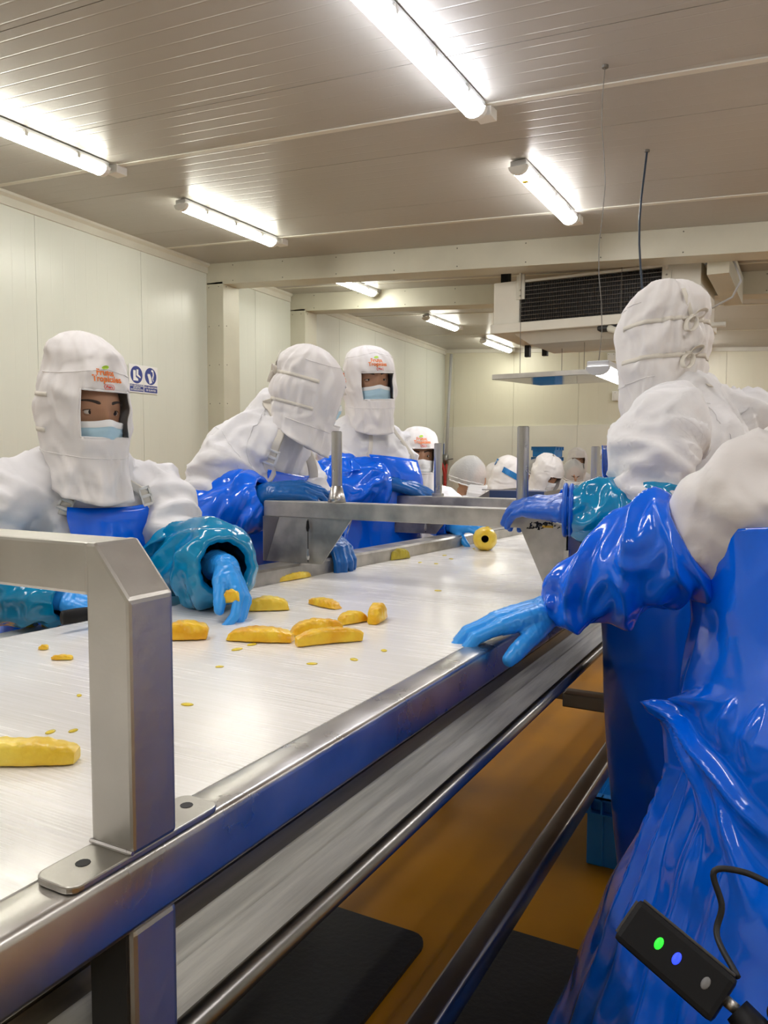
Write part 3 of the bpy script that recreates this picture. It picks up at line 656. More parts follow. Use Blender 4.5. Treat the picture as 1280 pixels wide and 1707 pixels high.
# stack of blue crates by the back wall
cp = ony(905, 768, 12.4)
zz = 0.0; k = 0; topz = ony(905, 744, 12.4).z
n_st = 9; hh = topz/n_st
for k in range(n_st):
    crate((cp.x-0.2, 12.4, k*hh), 0.40, 0.5, hh-0.004, 'blue plastic crate in the tall stack by the back wall, %s' % (('standing on the floor', 'second from the floor', 'third from the floor', 'fourth from the floor', 'fifth from the floor', 'fourth from the top', 'third from the top', 'second from the top', 'topmost of the stack')[k]), 'stacked blue crates by the back wall', lip=0.02, ribs=4)

# ------------------------------------------------------------------ people
FONT_CACHE = {}
def text_mesh(s, size, bold=0.0):
    k = (s, size, bold)
    if k in FONT_CACHE: return FONT_CACHE[k]
    cu = bpy.data.curves.new('t', 'FONT'); cu.body = s; cu.size = size; cu.align_x = 'CENTER'; cu.align_y = 'CENTER'
    cu.offset = bold; cu.fill_mode = 'FRONT'; cu.resolution_u = 3
    o = bpy.data.objects.new('t', cu); COL.objects.link(o)
    me = evaluated(o, 'text'); bpy.data.objects.remove(o)
    vs = [tuple(v.co) for v in me.vertices]; fs = [tuple(p.vertices) for p in me.polygons]
    FONT_CACHE[k] = (vs, fs); return FONT_CACHE[k]

def lerp_rows(rows, h):
    if h >= rows[0][0]: return rows[0][1:]
    for a, b in zip(rows[:-1], rows[1:]):
        if b[0] <= h <= a[0]:
            u = (a[0]-h)/(a[0]-b[0]) if a[0] != b[0] else 0; u = u*u*(3-2*u)*0.35+u*0.65
            return tuple(a[i]+(b[i]-a[i])*u for i in range(1, len(a)))
    return rows[-1][1:]

class Frame:
    """head frame: origin at eye height in the middle of the head; f forward, u up, r to the person's right"""
    def __init__(s, o, f, u):
        s.o = Vector(o); s.f = Vector(f).normalized(); s.u = Vector(u); s.u = (s.u-s.f*s.u.dot(s.f)).normalized(); s.r = s.f.cross(s.u)
    def p(s, x, y, z): return s.o+s.r*x+s.f*y+s.u*z

def add_head(mb, F, k=1.0):
    """skull, face with sockets, nose, mouth, chin and ears"""
    n, w = 56, 44; rows = []
    def g(a, b, s): return math.exp(-((a-b)/s)**2)
    for j in range(w+1):
        ph = PI*j/w; row = []
        for i in range(n):
            th = 2*PI*i/n                                     # 0 = front
            x = math.sin(ph)*math.sin(th); y = math.sin(ph)*math.cos(th); z = math.cos(ph)
            px_, py_, pz = 0.077*x, 0.098*y, 0.118*z
            if pz < 0:
                t = -pz/0.118; px_ *= 1-0.30*t*t; py_ *= (1-0.12*t) if y > 0 else (1-0.45*t)
            if y > 0:
                fr = max(0, y)**1.5
                py_ += fr*(0.012*g(pz, -0.005, 0.02)*g(px_, 0, 0.010)+0.026*g(pz, -0.042, 0.018)*g(px_, 0, 0.014)
                           - 0.010*g(pz, -0.002, 0.016)*(g(px_, 0.032, 0.017)+g(px_, -0.032, 0.017))
                           + 0.005*g(pz, 0.022, 0.010)*(g(px_, 0.03, 0.03)+g(px_, -0.03, 0.03))
                           + 0.006*g(pz, -0.078, 0.010)*g(px_, 0, 0.022)-0.004*g(pz, -0.071, 0.004)*g(px_, 0, 0.02)
                           + 0.008*g(pz, -0.105, 0.02)*g(px_, 0, 0.02)
                           + 0.004*g(pz, -0.035, 0.02)*(g(px_, 0.045, 0.02)+g(px_, -0.045, 0.02)))
            row.append(F.p(px_*k, py_*k, (pz-0.0)*k))
        rows.append(row)
    mb.grid(rows, closed=True)
    for s in (-1, 1):
        M = Matrix((F.r, F.f, F.u)).transposed()
        mb.ball(F.p(s*0.076*k, -0.008*k, -0.015*k), (0.010*k, 0.018*k, 0.030*k), M)

def face_parts(par, F, k=1.0, look=0.0, squint=0.0):
    """eyes, lids and brows"""
    for s in (-1, 1):
        c = F.p(s*0.0315*k, 0.0705*k, 0.0)
        M = Matrix((F.r, F.f, F.u)).transposed()
        o = obj('eye', MB().ball(c, 0.0132*k, u=20, w=14), M_EYE, par, smooth=True)
        d = (F.f+F.r*look).normalized()
        ir = MB(); e1 = d.orthogonal().normalized(); e2 = d.cross(e1)
        ctr = c+d*0.0134*k
        ring = [ctr-d*(0.0011*k)+(e1*math.cos(a)+e2*math.sin(a))*0.0056*k for a in np.linspace(0, 2*PI, 17)[:-1]]
        ir.add([ctr]+ring, [(0, i+1, (i+1) % 16+1) for i in range(16)]); obj('iris', ir, M_IRIS, o)
        for up in (1, -1):
            lid = MB(); rows = []
            a0 = (0.40-squint*0.34) if up == 1 else (-0.42+squint*0.28)
            for i in range(6):
                el = a0+up*(1.35-abs(a0)*0.0)*i/5 if up == 1 else a0-1.0*i/5
                rr = 0.0140*k
                rows.append([c+F.f*(rr*math.cos(el)*math.cos(az))+F.r*(rr*1.12*math.cos(el)*math.sin(az))+F.u*(rr*math.sin(el)*(1.0)-0.0035*k*(az/1.3)**2*(1 if i == 0 and up == 1 else (-1 if i == 0 else 0))) for az in np.linspace(-1.45, 1.45, 13)])
            lid.grid(rows); obj('eyelid', lid, M_SKIN, par, smooth=True)
            if up == 1:
                la = MB(); la.tube([p+F.f*0.0006 for p in rows[0]], 0.0009*k, 6); obj('lashes', la, M_BROW, par)
        br = MB(); pts = []; rd = []
        for i in range(9):
            u = i/8; x = s*(0.012+0.043*u)*k; z = (0.0205+0.008*math.sin(u*2.2)-0.003*u)*k
            y = 0.099*math.sqrt(max(0.02, 1-(x/(0.080*k))**2))*k*0.985+0.001*k
            pts.append(F.p(x, y-0.001*k, z)); rd.append((0.0016*k, (0.0042-0.0028*u)*k))
        br.tube(pts, rd, 8, ref=F.f); obj('eyebrow', br, M_BROW, par, smooth=True)

def face_mask(par, F, m, k=1.0, top=-0.020, bottom=-0.125):
    t = MB(); rows = []; nz = 22
    for i in range(nz):
        v = i/(nz-1); z = top+(bottom-top)*v; row = []
        for th in np.linspace(-1.42, 1.42, 31):
            taper = 1-0.22*max(0, v-0.55)/0.45
            x = 0.082*math.sin(th)*taper; y = (0.104*math.cos(th)*taper)
            y += 0.014*math.exp(-(x/0.022)**2)*math.exp(-((z+0.038)/0.024)**2)+0.004
            y += 0.0018*(1 if (v*6) % 1 < 0.5 else 0)*(1 if 0.2 < v < 0.8 else 0)
            row.append(F.p(x*k, y*k, (z+0.006*math.exp(-(x/0.02)**2)*(1-v)-0.012*(1-v)*(abs(th)/1.42)**2)*k))
        rows.append(row)
    t.grid(rows); o = obj('face_mask', t, m, par, smooth=True)
    sd = o.modifiers.new('s', 'SOLIDIFY'); sd.thickness = 0.0015
    bd = MB(); bd.grid([[p+F.f*0.0012 for p in rows[0]], [p+F.f*0.0016 for p in rows[1]], [p+F.f*0.0016 for p in rows[2]], [p+F.f*0.0012 for p in rows[3]]]); obj('mask_binding', bd, M_MASKW, o, smooth=True)
    return o

class Hood:
    def __init__(s, F, crown=0.15, back=0.0, drape=None, k=1.0, seed=0, tilt=0.0, flare=1.0, puff=0.0, cw=1.0):
        s.F, s.k, s.seed, s.crown, s.back = F, k, seed, crown, back
        s.drape = Vector(drape).normalized() if drape is not None else -F.u
        c = crown; fl = flare
        #        h      side   front  back   centre shift forward
        s.rows = [(c, 0.004, 0.004, 0.004, -back), (c-0.004, 0.028, 0.030, 0.030, -back*0.95), (c-0.014, 0.052, 0.056, 0.056, -back*0.85), (c-0.034, 0.078, 0.084+puff*.5, 0.084, -back*0.6), (c-0.058, 0.094, 0.102+puff, 0.104, -back*0.35),
                  (0.062, 0.101, 0.112+puff, 0.116, -back*0.1), (0.035, 0.104, 0.115, 0.119, 0), (0, 0.105, 0.116, 0.117, 0), (-0.05, 0.103, 0.122, 0.108, 0),
                  (-0.10, 0.094, 0.122, 0.094, 0.002), (-0.15, 0.086, 0.114, 0.082, 0.004), (-0.20, 0.090*fl, 0.108*fl, 0.082*fl, 0.0), (-0.25, 0.100*fl, 0.110*fl, 0.090*fl, -0.004), (-0.30, 0.115*fl, 0.115*fl, 0.10*fl, -0.006)]
        s.rows = [(a, b*cw, c_*cw, d*cw, e) if a > 0.065 else (a, b, c_, d, e) for a, b, c_, d, e in s.rows]
    def c(s, h):
        F = s.F
        if h > -0.11: return F.o+F.u*(h*s.k)
        return F.o+F.u*(-0.11*s.k)+s.drape*((-0.11-h)*s.k)
    def pt(s, th, h, off=0.0, fold=True):
        if h < -0.08: h = -0.08+(h+0.08)*(0.50+0.50*(0.5+0.5*math.cos(th))**0.8)     # hem hangs lower in front
        a, fr, bk, sh = lerp_rows(s.rows, h)
        cx, sn = math.cos(th), math.sin(th)
        e = 0.92
        x = math.copysign(abs(sn)**e, sn)*a; y = math.copysign(abs(cx)**e, cx)*(fr if cx > 0 else bk)
        d = off
        if fold:
            p = V(math.sin(th)*1.6, math.cos(th)*1.6, h*7)+V(s.seed*7.3, 0, 0)
            g1 = 1-min(1, 2.6*sab(mnoise.noise(V(p.x*0.8, p.y*0.8, p.z*0.75)+V(0.5*p.z, 0.3*p.z, 0)))); g2 = 1-min(1, 2.4*sab(mnoise.noise(V(p.x*1.5, p.y*1.5, p.z*1.5-1.0*p.x))))
            d += 0.0105*g1**1.5+0.008*g2**1.5+0.006*mnoise.noise(p*0.8)-0.004
            if h < -0.10: d += 0.010*math.sin(th*7+3*mnoise.noise(p))*min(1, (-0.10-h)/0.12)
            bk_ = max(0, -math.cos(th))
            if bk_ > 0: d += bk_**0.7*0.0035*math.sin(th*26+2.5*mnoise.noise(p*0.8))*math.exp(-((h-0.0)/0.09)**2)
            d -= bk_**0.6*0.010*(math.exp(-((h-0.035)/0.014)**2)+math.exp(-((h+0.055)/0.014)**2))
        l = math.hypot(x, y) or 1
        return s.c(h)+s.F.r*((x*(1+d/l))*s.k)+s.F.f*((y*(1+d/l)+sh)*s.k)

def make_hood(par, F, crown=0.15, back=0.0, drape=None, k=1.0, seed=0, opening=(-0.088, 0.046, 0.62), logo=True, bow=None, bottom=-0.30, flare=1.0, fine=True, m=None, puff=0.0, cw=1.0):
    Hd = Hood(F, crown, back, drape, k, seed, flare=flare, puff=puff, cw=cw)
    h0, h1, tw = opening if opening else (0, 0, 0)
    nt = 120 if fine else 48
    ths = list(np.linspace(0, 2*PI, nt+1)[:-1])
    if opening:                                       # columns and rows exactly on the opening's edge
        step = 2*PI/nt; ks = round(tw/step)
        ths = [t*(tw/(ks*step)) if t <= ks*step+1e-6 else (2*PI-(2*PI-t)*(tw/(ks*step)) if t >= 2*PI-ks*step-1e-6 else t) for t in ths]
    hs = [crown, crown-0.002, crown-0.006, crown-0.012, crown-0.02, crown-0.03]
    dh = 0.0095 if fine else 0.022
    def seg(a, b):
        n = max(1, int(round(abs(a-b)/dh))); return [a+(b-a)*i/n for i in range(1, n+1)]
    hs += (seg(crown-0.03, h1)+seg(h1, h0)+seg(h0, bottom)) if opening else seg(crown-0.03, bottom)
    t = MB(); n = len(ths)
    t.v = [tuple(Hd.pt(th, h)) for h in hs for th in ths]
    for j in range(len(hs)-1):
        for i in range(n):
            th = ths[i]; th2 = ths[(i+1) % n] or 2*PI
            if opening and h0-1e-6 <= hs[j+1] and hs[j] <= h1+1e-6:
                mid = (th+th2)/2
                if mid < tw or mid > 2*PI-tw: continue
            t.f.append((j*n+i, (j+1)*n+i, (j+1)*n+(i+1) % n, j*n+(i+1) % n))
    me = t.mesh('hood'); o = link('hood', me, m or M_HOOD, par, True)
    if fine:
        sd = o.modifiers.new('s', 'SOLIDIFY'); sd.thickness = 0.002; sd.offset = -1
    if opening:
        e = MB(); pts = [Hd.pt(th, h1, 0.001) for th in np.linspace(-tw, tw, 15)]+[Hd.pt(tw, h, 0.001) for h in np.linspace(h1, h0, 10)[1:-1]]+[Hd.pt(th, h0, 0.001) for th in np.linspace(tw, -tw, 15)]+[Hd.pt(-tw, h, 0.001) for h in np.linspace(h0, h1, 10)[1:]]
        e.tube(pts, 0.0028*k, 6, caps=False); obj('opening_hem', e, m or M_HOOD, o, smooth=True)
    if fine:                                          # stitched seam across the crown and along the jaw
        for (hh, a, b) in ((0.112, -1.9, 1.9), (-0.118, -2.3, 2.3)):
            e = MB(); e.tube([Hd.pt(th, hh-0.02*abs(math.sin(th)) if hh > 0 else hh, 0.0026) for th in np.linspace(a, b, 60)], 0.0016*k, 5); obj('seam', e, m or M_HOOD, o, smooth=True)
        for hh in (0.035, -0.055):                    # tie tapes gathered at the back
            rows = [[Hd.pt(th, hh+w+0.02*math.sin(th/2)**8*0, 0.003) for th in np.linspace(1.45, 2*PI-1.45, 60)] for w in (-0.0055, 0.0055)]
            tp = obj('tie_tape', MB().grid(rows), M_TIE, o, smooth=True); sd = tp.modifiers.new('s', 'SOLIDIFY'); sd.thickness = 0.0015; sd.offset = 1
    if bow:
        for (th, hh) in bow:
            c = Hd.pt(th, hh, 0.008); nrm = (c-Hd.c(hh)).normalized(); sd_ = nrm.cross(F.u).normalized()
            b = MB(); b.ball(c, 0.010*k, u=10, w=8)
            def loop(dx, dz, ln, wd):
                d = (sd_*dx+F.u*dz).normalized(); e = nrm.cross(d).normalized()
                pts = [c+d*(ln*(0.5-0.5*math.cos(a)))+e*(wd*math.sin(a))+nrm*(0.008+0.004*math.sin(a)) for a in np.linspace(0, 2*PI, 25)]
                b.tube(pts, [(0.0065, 0.0012)]*25, 8, ref=nrm+e*0.5)
            loop(-1, 0.45, 0.042*k, 0.009*k); loop(0.55, -1, 0.040*k, 0.012*k)
            b.tube([c, c+F.u*0.03+sd_*0.012+nrm*0.006, c+F.u*0.07+sd_*0.022+nrm*0.002], [(0.0065, 0.0012)]*3, 8, ref=sd_)
            obj('tie_bow', b, M_TIE, o, smooth=True)
    if logo:
        lt, lh = logo if isinstance(logo, tuple) else (0.0, 0.078)
        R_ = 0.118*k
        def put(name, vs, fs, u0, v0, m2, off=0.0042):
            b = MB(); b.add([Hd.pt(lt-(x+u0)/R_, lh+(y+v0)/k, off) for x, y, *_ in vs], fs)
            return obj(name, b, m2, o)
        sz = 0.0215*k
        vs, fs = text_mesh('Frutos', sz, 0.0006); put('logo_lettering', vs, fs, -0.004*k, 0.010*k, M_ORANGE)
        vs, fs = text_mesh('Tropicales', sz, 0.0006); put('logo_lettering', vs, fs, 0.0, -0.006*k, M_ORANGE)
        vs, fs = text_mesh('Peru', 0.0095*k, 0.0003); put('logo_lettering', vs, fs, 0.003*k, -0.0255*k, M_RED)
        lf = [(0.011*math.cos(a)*k, 0.0048*math.sin(a)*k+0.3*0.011*math.cos(a)*k*0.6) for a in np.linspace(0, 2*PI, 17)[:-1]]
        put('logo_leaf', lf, [tuple(range(16))], -0.004*k, 0.0235*k, M_GREENL, 0.0048)
        hx = [(-0.015, 0), (-0.012, 0.0065), (0.012, 0.0065), (0.017, 0), (0.012, -0.0065), (-0.012, -0.0065)]
        b_in = [(x*0.88*k, y*0.84*k) for x, y in hx]; b_out = [(x*k, y*k) for x, y in hx]
        put('logo_badge', b_out+b_in, [(i, (i+1) % 6, 6+(i+1) % 6, 6+i) for i in range(6)], 0.003*k, -0.0255*k, M_RED)
    return o, Hd

# ---- limbs and garments
def sab(n, e=0.004): return math.sqrt(n*n+e)-math.sqrt(e)          # rounded |n|
def crease(q):
    a = 1-min(1, 2.6*sab(mnoise.noise(q))); b = 1-min(1, 2.6*sab(mnoise.noise(q*2.0+V(5, 3, 1))))
    return 1.3*a**1.7+0.8*b**1.7+0.7*mnoise.noise(q*0.5)-0.6
from mathutils.bvhtree import BVHTree
def snap(pts, objs, off):
    """lay points on the nearest of the surfaces OBJS"""
    trees = [BVHTree.FromPolygons([v.co for v in o.data.vertices], [tuple(p.vertices) for p in o.data.polygons]) for o in objs]
    out = []
    for p in pts:
        best = None
        for t in trees:
            h = t.find_nearest(p)
            if h[0] is not None and (best is None or h[3] < best[3]): best = h
        n = best[1]
        out.append(best[0]+n*off)
    return out
def seam_on(o, pts, m=None, r=0.0016):
    b = MB(); b.tube(snap(smooth_path(pts, 40), [o], 0.0006), r, 5); return obj('seam', b, m or M_CLOTH, o, smooth=True)
def smooth_path(pts, n=24):
    """Catmull-Rom through PTS"""
    P = [Vector(p) for p in pts]; P = [P[0]*2-P[1]]+P+[P[-1]*2-P[-2]]; out = []
    m = len(P)-3
    for i in range(n):
        t = i/(n-1)*m; k = min(int(t), m-1); t -= k
        a, b, c, d = P[k:k+4]
        out.append(0.5*((2*b)+(c-a)*t+(2*a-5*b+4*c-d)*t*t+(3*b-a-3*c+d)*t**3))
    return out
def interp(tab, t):
    for (a, x), (b, y) in zip(tab[:-1], tab[1:]):
        if a <= t <= b: return x+(y-x)*(t-a)/(b-a)
    return tab[-1][1]
def sleeve(par, pts, prof, m, seed=0, amp=0.014, n=84, seg=96, name='sleeve_cover', tw=1.0, fr=1.0):
    """puffy plastic over-sleeve: crumpled tube gathered at both elastic ends"""
    path = smooth_path(pts, n); rows = []; prev = None
    for i, p in enumerate(path):
        t = i/(n-1); d = (path[min(i+1, n-1)]-path[max(i-1, 0)]).normalized()
        if prev is None: prev = d.orthogonal()
        a = (prev-d*prev.dot(d)).normalized(); prev = a; b = d.cross(a)
        r = interp(prof, t); env = min(1, 6*t+0.15, 6*(1-t)+0.15)
        row = []
        for k in range(seg):
            q = 2*PI*k/seg; c, s = math.cos(q), math.sin(q)
            q2 = q+tw*2.2*(t-0.5); c2, s2 = math.cos(q2), math.sin(q2); off_ = V(seed*5.7, seed*1.3, 0)
            p3 = V(c2*0.95, s2*0.95, t*2.3*fr)+off_
            wv = 0.5*mnoise.noise(p3*1.3+V(9, 2, 4)); p3 = p3+V(wv, wv*0.6, wv)
            e1_ = 1-min(1, 2.4*sab(mnoise.noise(p3), 0.006)); e2_ = 1-min(1, 2.4*sab(mnoise.noise(V(p3.x*1.7, p3.y*1.7, p3.z*1.9)+V(4, 4, 1)), 0.008))
            v = 1.25*e1_**1.5+0.6*e2_**1.5+0.7*mnoise.noise(p3*0.7)-0.65
            g = math.sin(q*13+4*mnoise.noise(p3))*max(0, 1-9*min(t, 1-t))
            row.append(p+(a*c+b*s)*(r+amp*env*v+0.0022*g))
        rows.append(row)
    for ri, sgn in ((0, 1), (-1, -1)):                # turned-in elastic ends
        ctr = path[ri]; d = (path[1]-path[0] if ri == 0 else path[-1]-path[-2]).normalized()*sgn
        inn = [[ctr+(p-ctr)*u+d*w for p in rows[ri]] for u, w in ((0.93, -0.003), (0.84, 0.004), (0.74, 0.018))]
        rows = (inn[::-1]+rows) if ri == 0 else (rows+inn)
    mb = MB().grid(rows, closed=True)
    o = obj(name, mb, m, par, smooth=True); sm = o.modifiers.new('s', 'SMOOTH'); sm.iterations = 6; sm.factor = 0.5
    return o

def hand(par, wrist, f, back, side, m, curl=(20, 20, 20, 20), spread=6, thumb=(35, 25), k=1.0, cuff=0.07, arm=None, name='glove', voxel=0.0032, thumb_dir=None, curls=None, wrist_r=0.031):
    """gloved hand: palm, four unequal bent fingers and a thumb from the side of the palm; SIDE +1 right hand, -1 left"""
    f = Vector(f).normalized(); n = Vector(back); n = (n-f*n.dot(f)).normalized(); t = n.cross(f)*side     # t: towards the thumb
    w = Vector(wrist); mb = MB()
    P = lambda x, y, z: w+t*(x*k)+f*(y*k)+n*(z*k)
    kn = [(0.030, 0.092, 0.0), (0.010, 0.096, 0.003), (-0.011, 0.092, 0.001), (-0.030, 0.083, -0.004)]
    ln = [(0.044, 0.027, 0.022), (0.048, 0.031, 0.023), (0.045, 0.029, 0.023), (0.035, 0.022, 0.020)]
    rr = [0.0105, 0.0108, 0.0103, 0.0092]
    cu = curls or [(c, c*1.15, c*0.7) for c in curl]
    for i in range(4):
        x, y, z = kn[i]
        mb.tube([P(x*0.62, 0.0, 0), P(x*0.85, 0.05, z*0.5), P(x, y, z)], [0.019*k, 0.0165*k, 0.0135*k], 12)
        a = 0.0; pos = P(x, y, z); pts = [P(x, y-0.012, z), pos]; rad = [0.0128*k, 0.0122*k]
        sp = math.radians(spread*(1.5-i))
        for j in range(3):
            a += math.radians(cu[i][j]); d0 = (f*math.cos(sp)+t*math.sin(sp))
            d = d0*math.cos(a)-n*math.sin(a)
            nxt = pos+d*(ln[i][j]*k); pts += [pos.lerp(nxt, 0.5), nxt]; rad += [rr[i]*k*(0.98-0.05*j), rr[i]*k*(1.02-0.08*j)]; pos = nxt
        mb.tube(pts, rad, 12); mb.ball(pos, rad[-1]*0.99, u=12, w=8)
    # palm pads and thumb
    mb.tube([P(-0.004, 0.0, -0.003), P(0, 0.045, -0.004), P(0, 0.085, -0.003)], [(0.030*k, 0.019*k), (0.040*k, 0.017*k), (0.042*k, 0.012*k)], 16, ref=t)
    td = Vector(thumb_dir).normalized() if thumb_dir is not None else (t*math.sin(math.radians(thumb[0]))+f*math.cos(math.radians(thumb[0]))-n*math.sin(math.radians(thumb[1]))).normalized()
    b0 = P(0.016, 0.016, -0.008); b1 = b0+(t*0.6+f*0.8-n*0.35).normalized()*(0.036*k); b2_ = b1+td*(0.036*k); b3 = b2_+(td*0.92+f*0.25-n*0.15).normalized()*(0.029*k)
    mb.tube([b0, b1, b1.lerp(b2_, 0.5), b2_, b2_.lerp(b3, 0.5), b3], [0.020*k, 0.0165*k, 0.0135*k, 0.0135*k, 0.0128*k, 0.0105*k], 12); mb.ball(b3, 0.0106*k, u=12, w=8)
    ad = (Vector(arm)-w).normalized() if arm is not None else -f
    mb.tube([P(0, 0.02, 0), w, w+ad*(cuff*0.5), w+ad*cuff], [(0.032*k, 0.022*k), (wrist_r*k, 0.025*k), ((wrist_r+0.003)*k, 0.030*k), ((wrist_r+0.007)*k, 0.036*k)], 20, ref=t)
    me = fuse(mb, voxel, 3)
    displace(me, lambda p: 0.0013*ridged(V(p.x, p.y, p.z)*38+f*((p-w).dot(f)*60), 2)*(1.0 if (p-w).dot(f) < 0.1*k else 0.5))
    return link(name, me, m, par, True)

def torso_sections(J, grow=0.0):
    """rings pelvis -> neck: (centre, side axis, front axis, half width, half depth)"""
    pel, che, nek = J['pelvis'], J['chest'], J['neck']; sr, sl = J['shR'], J['shL']
    rs = (sr-sl).normalized(); up = (nek-pel).normalized(); fr = Vector(J['face_body']); fr = (fr-up*fr.dot(up)).normalized()
    rp = fr.cross(V(0, 0, 1)).normalized(); fp = V(0, 0, 1).cross(rp).normalized()
    hw = J.get('hw', 0.165)
    out = []
    wst = pel.lerp(che, 0.45)
    ribs = che
    for c, a, f2, w, d in ((pel+V(0, 0, -0.12), rp, fp, hw*1.02, 0.125), (pel, rp, fp, hw*1.04, 0.13), (wst, rp.lerp(rs, .4).normalized(), fp.lerp(fr, .4).normalized(), hw*0.95, 0.118), (ribs, rs, fr, hw*1.02, 0.125), (ribs.lerp(nek, 0.45), rs, fr, hw*1.02, 0.108), (ribs.lerp(nek, 0.78), rs, fr, hw*0.80, 0.085), (nek, rs, fr, 0.06, 0.06)):
        out.append((c, a, (f2-a*f2.dot(a)).normalized(), w+grow, d+grow))
    return out
def loft_rings(mb, secs, seg=36, e=0.85):
    rows = []
    for c, a, f, w, d in secs:
        rows.append([c+a*(w*math.copysign(abs(math.cos(q))**e, math.cos(q)))+f*(d*math.copysign(abs(math.sin(q))**e, math.sin(q))) for q in np.linspace(0, 2*PI, seg+1)[:-1]])
    mb.grid(rows, closed=True); mb.add(rows[0], [tuple(range(seg))]); mb.add(rows[-1], [tuple(range(seg))])
def legs_of(J):
    pel = J['pelvis']; fb = Vector(J['face_body']); fb.z = 0; fb.normalize(); r = fb.cross(V(0, 0, 1))
    foot = J.get('foot', V(pel.x, pel.y, 0)); out = []
    for s in (1, -1):
        hip = pel+r*(0.09*s)+V(0, 0, -0.06); ank = V(foot.x, foot.y, 0.096)+r*(0.10*s)
        kne = hip.lerp(ank, 0.5)+fb*0.025
        out.append((hip, kne, ank, fb))
    return out

def build_body(par, J, F, voxel=0.016, fine_head=False):
    """the person inside the clothes: one continuous surface from head to ankles"""
    b = MB(); loft_rings(b, torso_sections(J, -0.03), 24)
    add_head(b, F, J.get('k', 1.0))
    b.tube([J['neck']+(J['chest']-J['neck']).normalized()*0.05, J['neck'], F.p(0, -0.02, -0.07)], [0.058, 0.05, 0.052], 14)
    for s in 'RL':
        if 'el'+s in J: b.tube([J['neck'].lerp(J['sh'+s], 0.5), J['sh'+s], J['sh'+s].lerp(J['el'+s], 0.5), J['el'+s], J['wr'+s]], [0.045, 0.046, 0.036, 0.026, 0.019], 14)
    for hip, kne, ank, fb in legs_of(J): b.tube([hip, kne, ank], [0.075, 0.052, 0.036], 12); b.tube([ank+V(0, 0, -0.03), ank+fb*0.13+V(0, 0, -0.05)], [0.036, 0.03], 10)
    me = fuse(b, 0.0065 if fine_head else voxel, 1); return link('body', me, M_SKIN, par, True)

def build_coat(par, J, m=None, voxel=0.011, hem=0.16, arm_end=1.25, amp=0.008, seed=0, arm_r=(0.072, 0.066, 0.062, 0.056), sh_r=0.066, cuffs='RL', smooth=14):
    m = m or M_CLOTH
    b = MB(); S = torso_sections(J, 0.012)
    base = S[0]
    S = [(base[0]+V(0, 0, -hem-0.1), base[1], base[2], base[3]+0.008, base[4]+0.008), (base[0]+V(0, 0, -hem*0.4), base[1], base[2], base[3]+0.004, base[4]+0.004)]+S[1:]
    loft_rings(b, S, 36)
    for s in 'RL':
        if 'el'+s not in J: continue
        sh, el, wr = J['sh'+s], J['el'+s], J['wr'+s]
        end = el.lerp(wr, arm_end-1) if arm_end > 1 else sh.lerp(el, arm_end)
        up_ = (J['neck']-J['chest']).normalized()
        b.tube([J['neck']+up_*0.01, J['neck'].lerp(sh, 0.5)-up_*0.012, sh-up_*0.01], [0.062, 0.068, 0.066], 16)
        path = smooth_path([J['neck'].lerp(sh, 0.5)-up_*0.02, sh, sh.lerp(el, 0.5), el, end] if arm_end > 1 else [J['neck'].lerp(sh, 0.5)-up_*0.02, sh, end], 14)
        b.tube(path, [interp([(0, sh_r*0.95), (0.15, sh_r), (0.35, arm_r[0]), (0.6, arm_r[1]), (0.85, arm_r[2]), (1, arm_r[3])], i/13) for i in range(14)], 20)
    b.tube([J['chest'].lerp(J['neck'], 0.6), J['neck'], J['neck']+(J['neck']-J['chest']).normalized()*0.05], [0.10, 0.085, 0.075], 20)
    me = fuse(b, voxel, smooth)
    axes = []
    for s in 'RL':
        if 'el'+s in J: axes.append((J['sh'+s], J['el'+s]))
    up = (J['neck']-J['pelvis']).normalized()
    def fold(p):
        q = V(p.x, p.y, p.z)*9+V(seed*3.1, seed, 0)
        for a, c in axes:                             # rings of cloth along an arm
            ab = c-a; t = (p-a).dot(ab)/ab.length_squared
            if -0.1 < t < 1.6 and (p-(a+ab*t)).length < 0.12:
                d = ab.normalized(); al = (p-a).dot(d)
                q2 = (p-d*al)*4.5+d*(al*9)+V(seed*2.7, 0, seed); q2 = q2+V(1, 1, 1)*(0.7*mnoise.noise(q2*0.7))
                return 1.5*amp*crease(q2)
        al = p.dot(up); q = (p-up*al)*7.5+up*(al*3.0)+V(seed*3.1, seed, 0); q = q+V(1, 1, 1)*(0.8*mnoise.noise(q*0.6))
        return 1.5*amp*crease(q)
    displace(me, fold)
    return link('coat', me, m, par, True)

def build_trousers(par, J):
    b = MB()
    for hip, kne, ank, fb in legs_of(J): b.tube([hip+V(0, 0, 0.06), hip, kne, ank+V(0, 0, 0.16)], [0.095, 0.092, 0.078, 0.070], 16)
    link('trousers', fuse(b, 0.014, 3), M_CLOTH, par, True)
    for hip, kne, ank, fb in legs_of(J):
        b = MB(); b.tube([ank+V(0, 0, 0.24), ank+V(0, 0, 0.05), ank+V(0, 0, -0.03)], [0.07, 0.06, 0.055], 14); b.tube([ank+V(0, 0, -0.035)-fb*0.03, ank+V(0, 0, -0.035)+fb*0.08, ank+V(0, 0, -0.045)+fb*0.17], [(0.052, 0.045), (0.052, 0.042), (0.045, 0.034)], 14, ref=fb.cross(V(0, 0, 1)))
        link('boot', fuse(b, 0.009, 2), M_WHITEP, par, True)

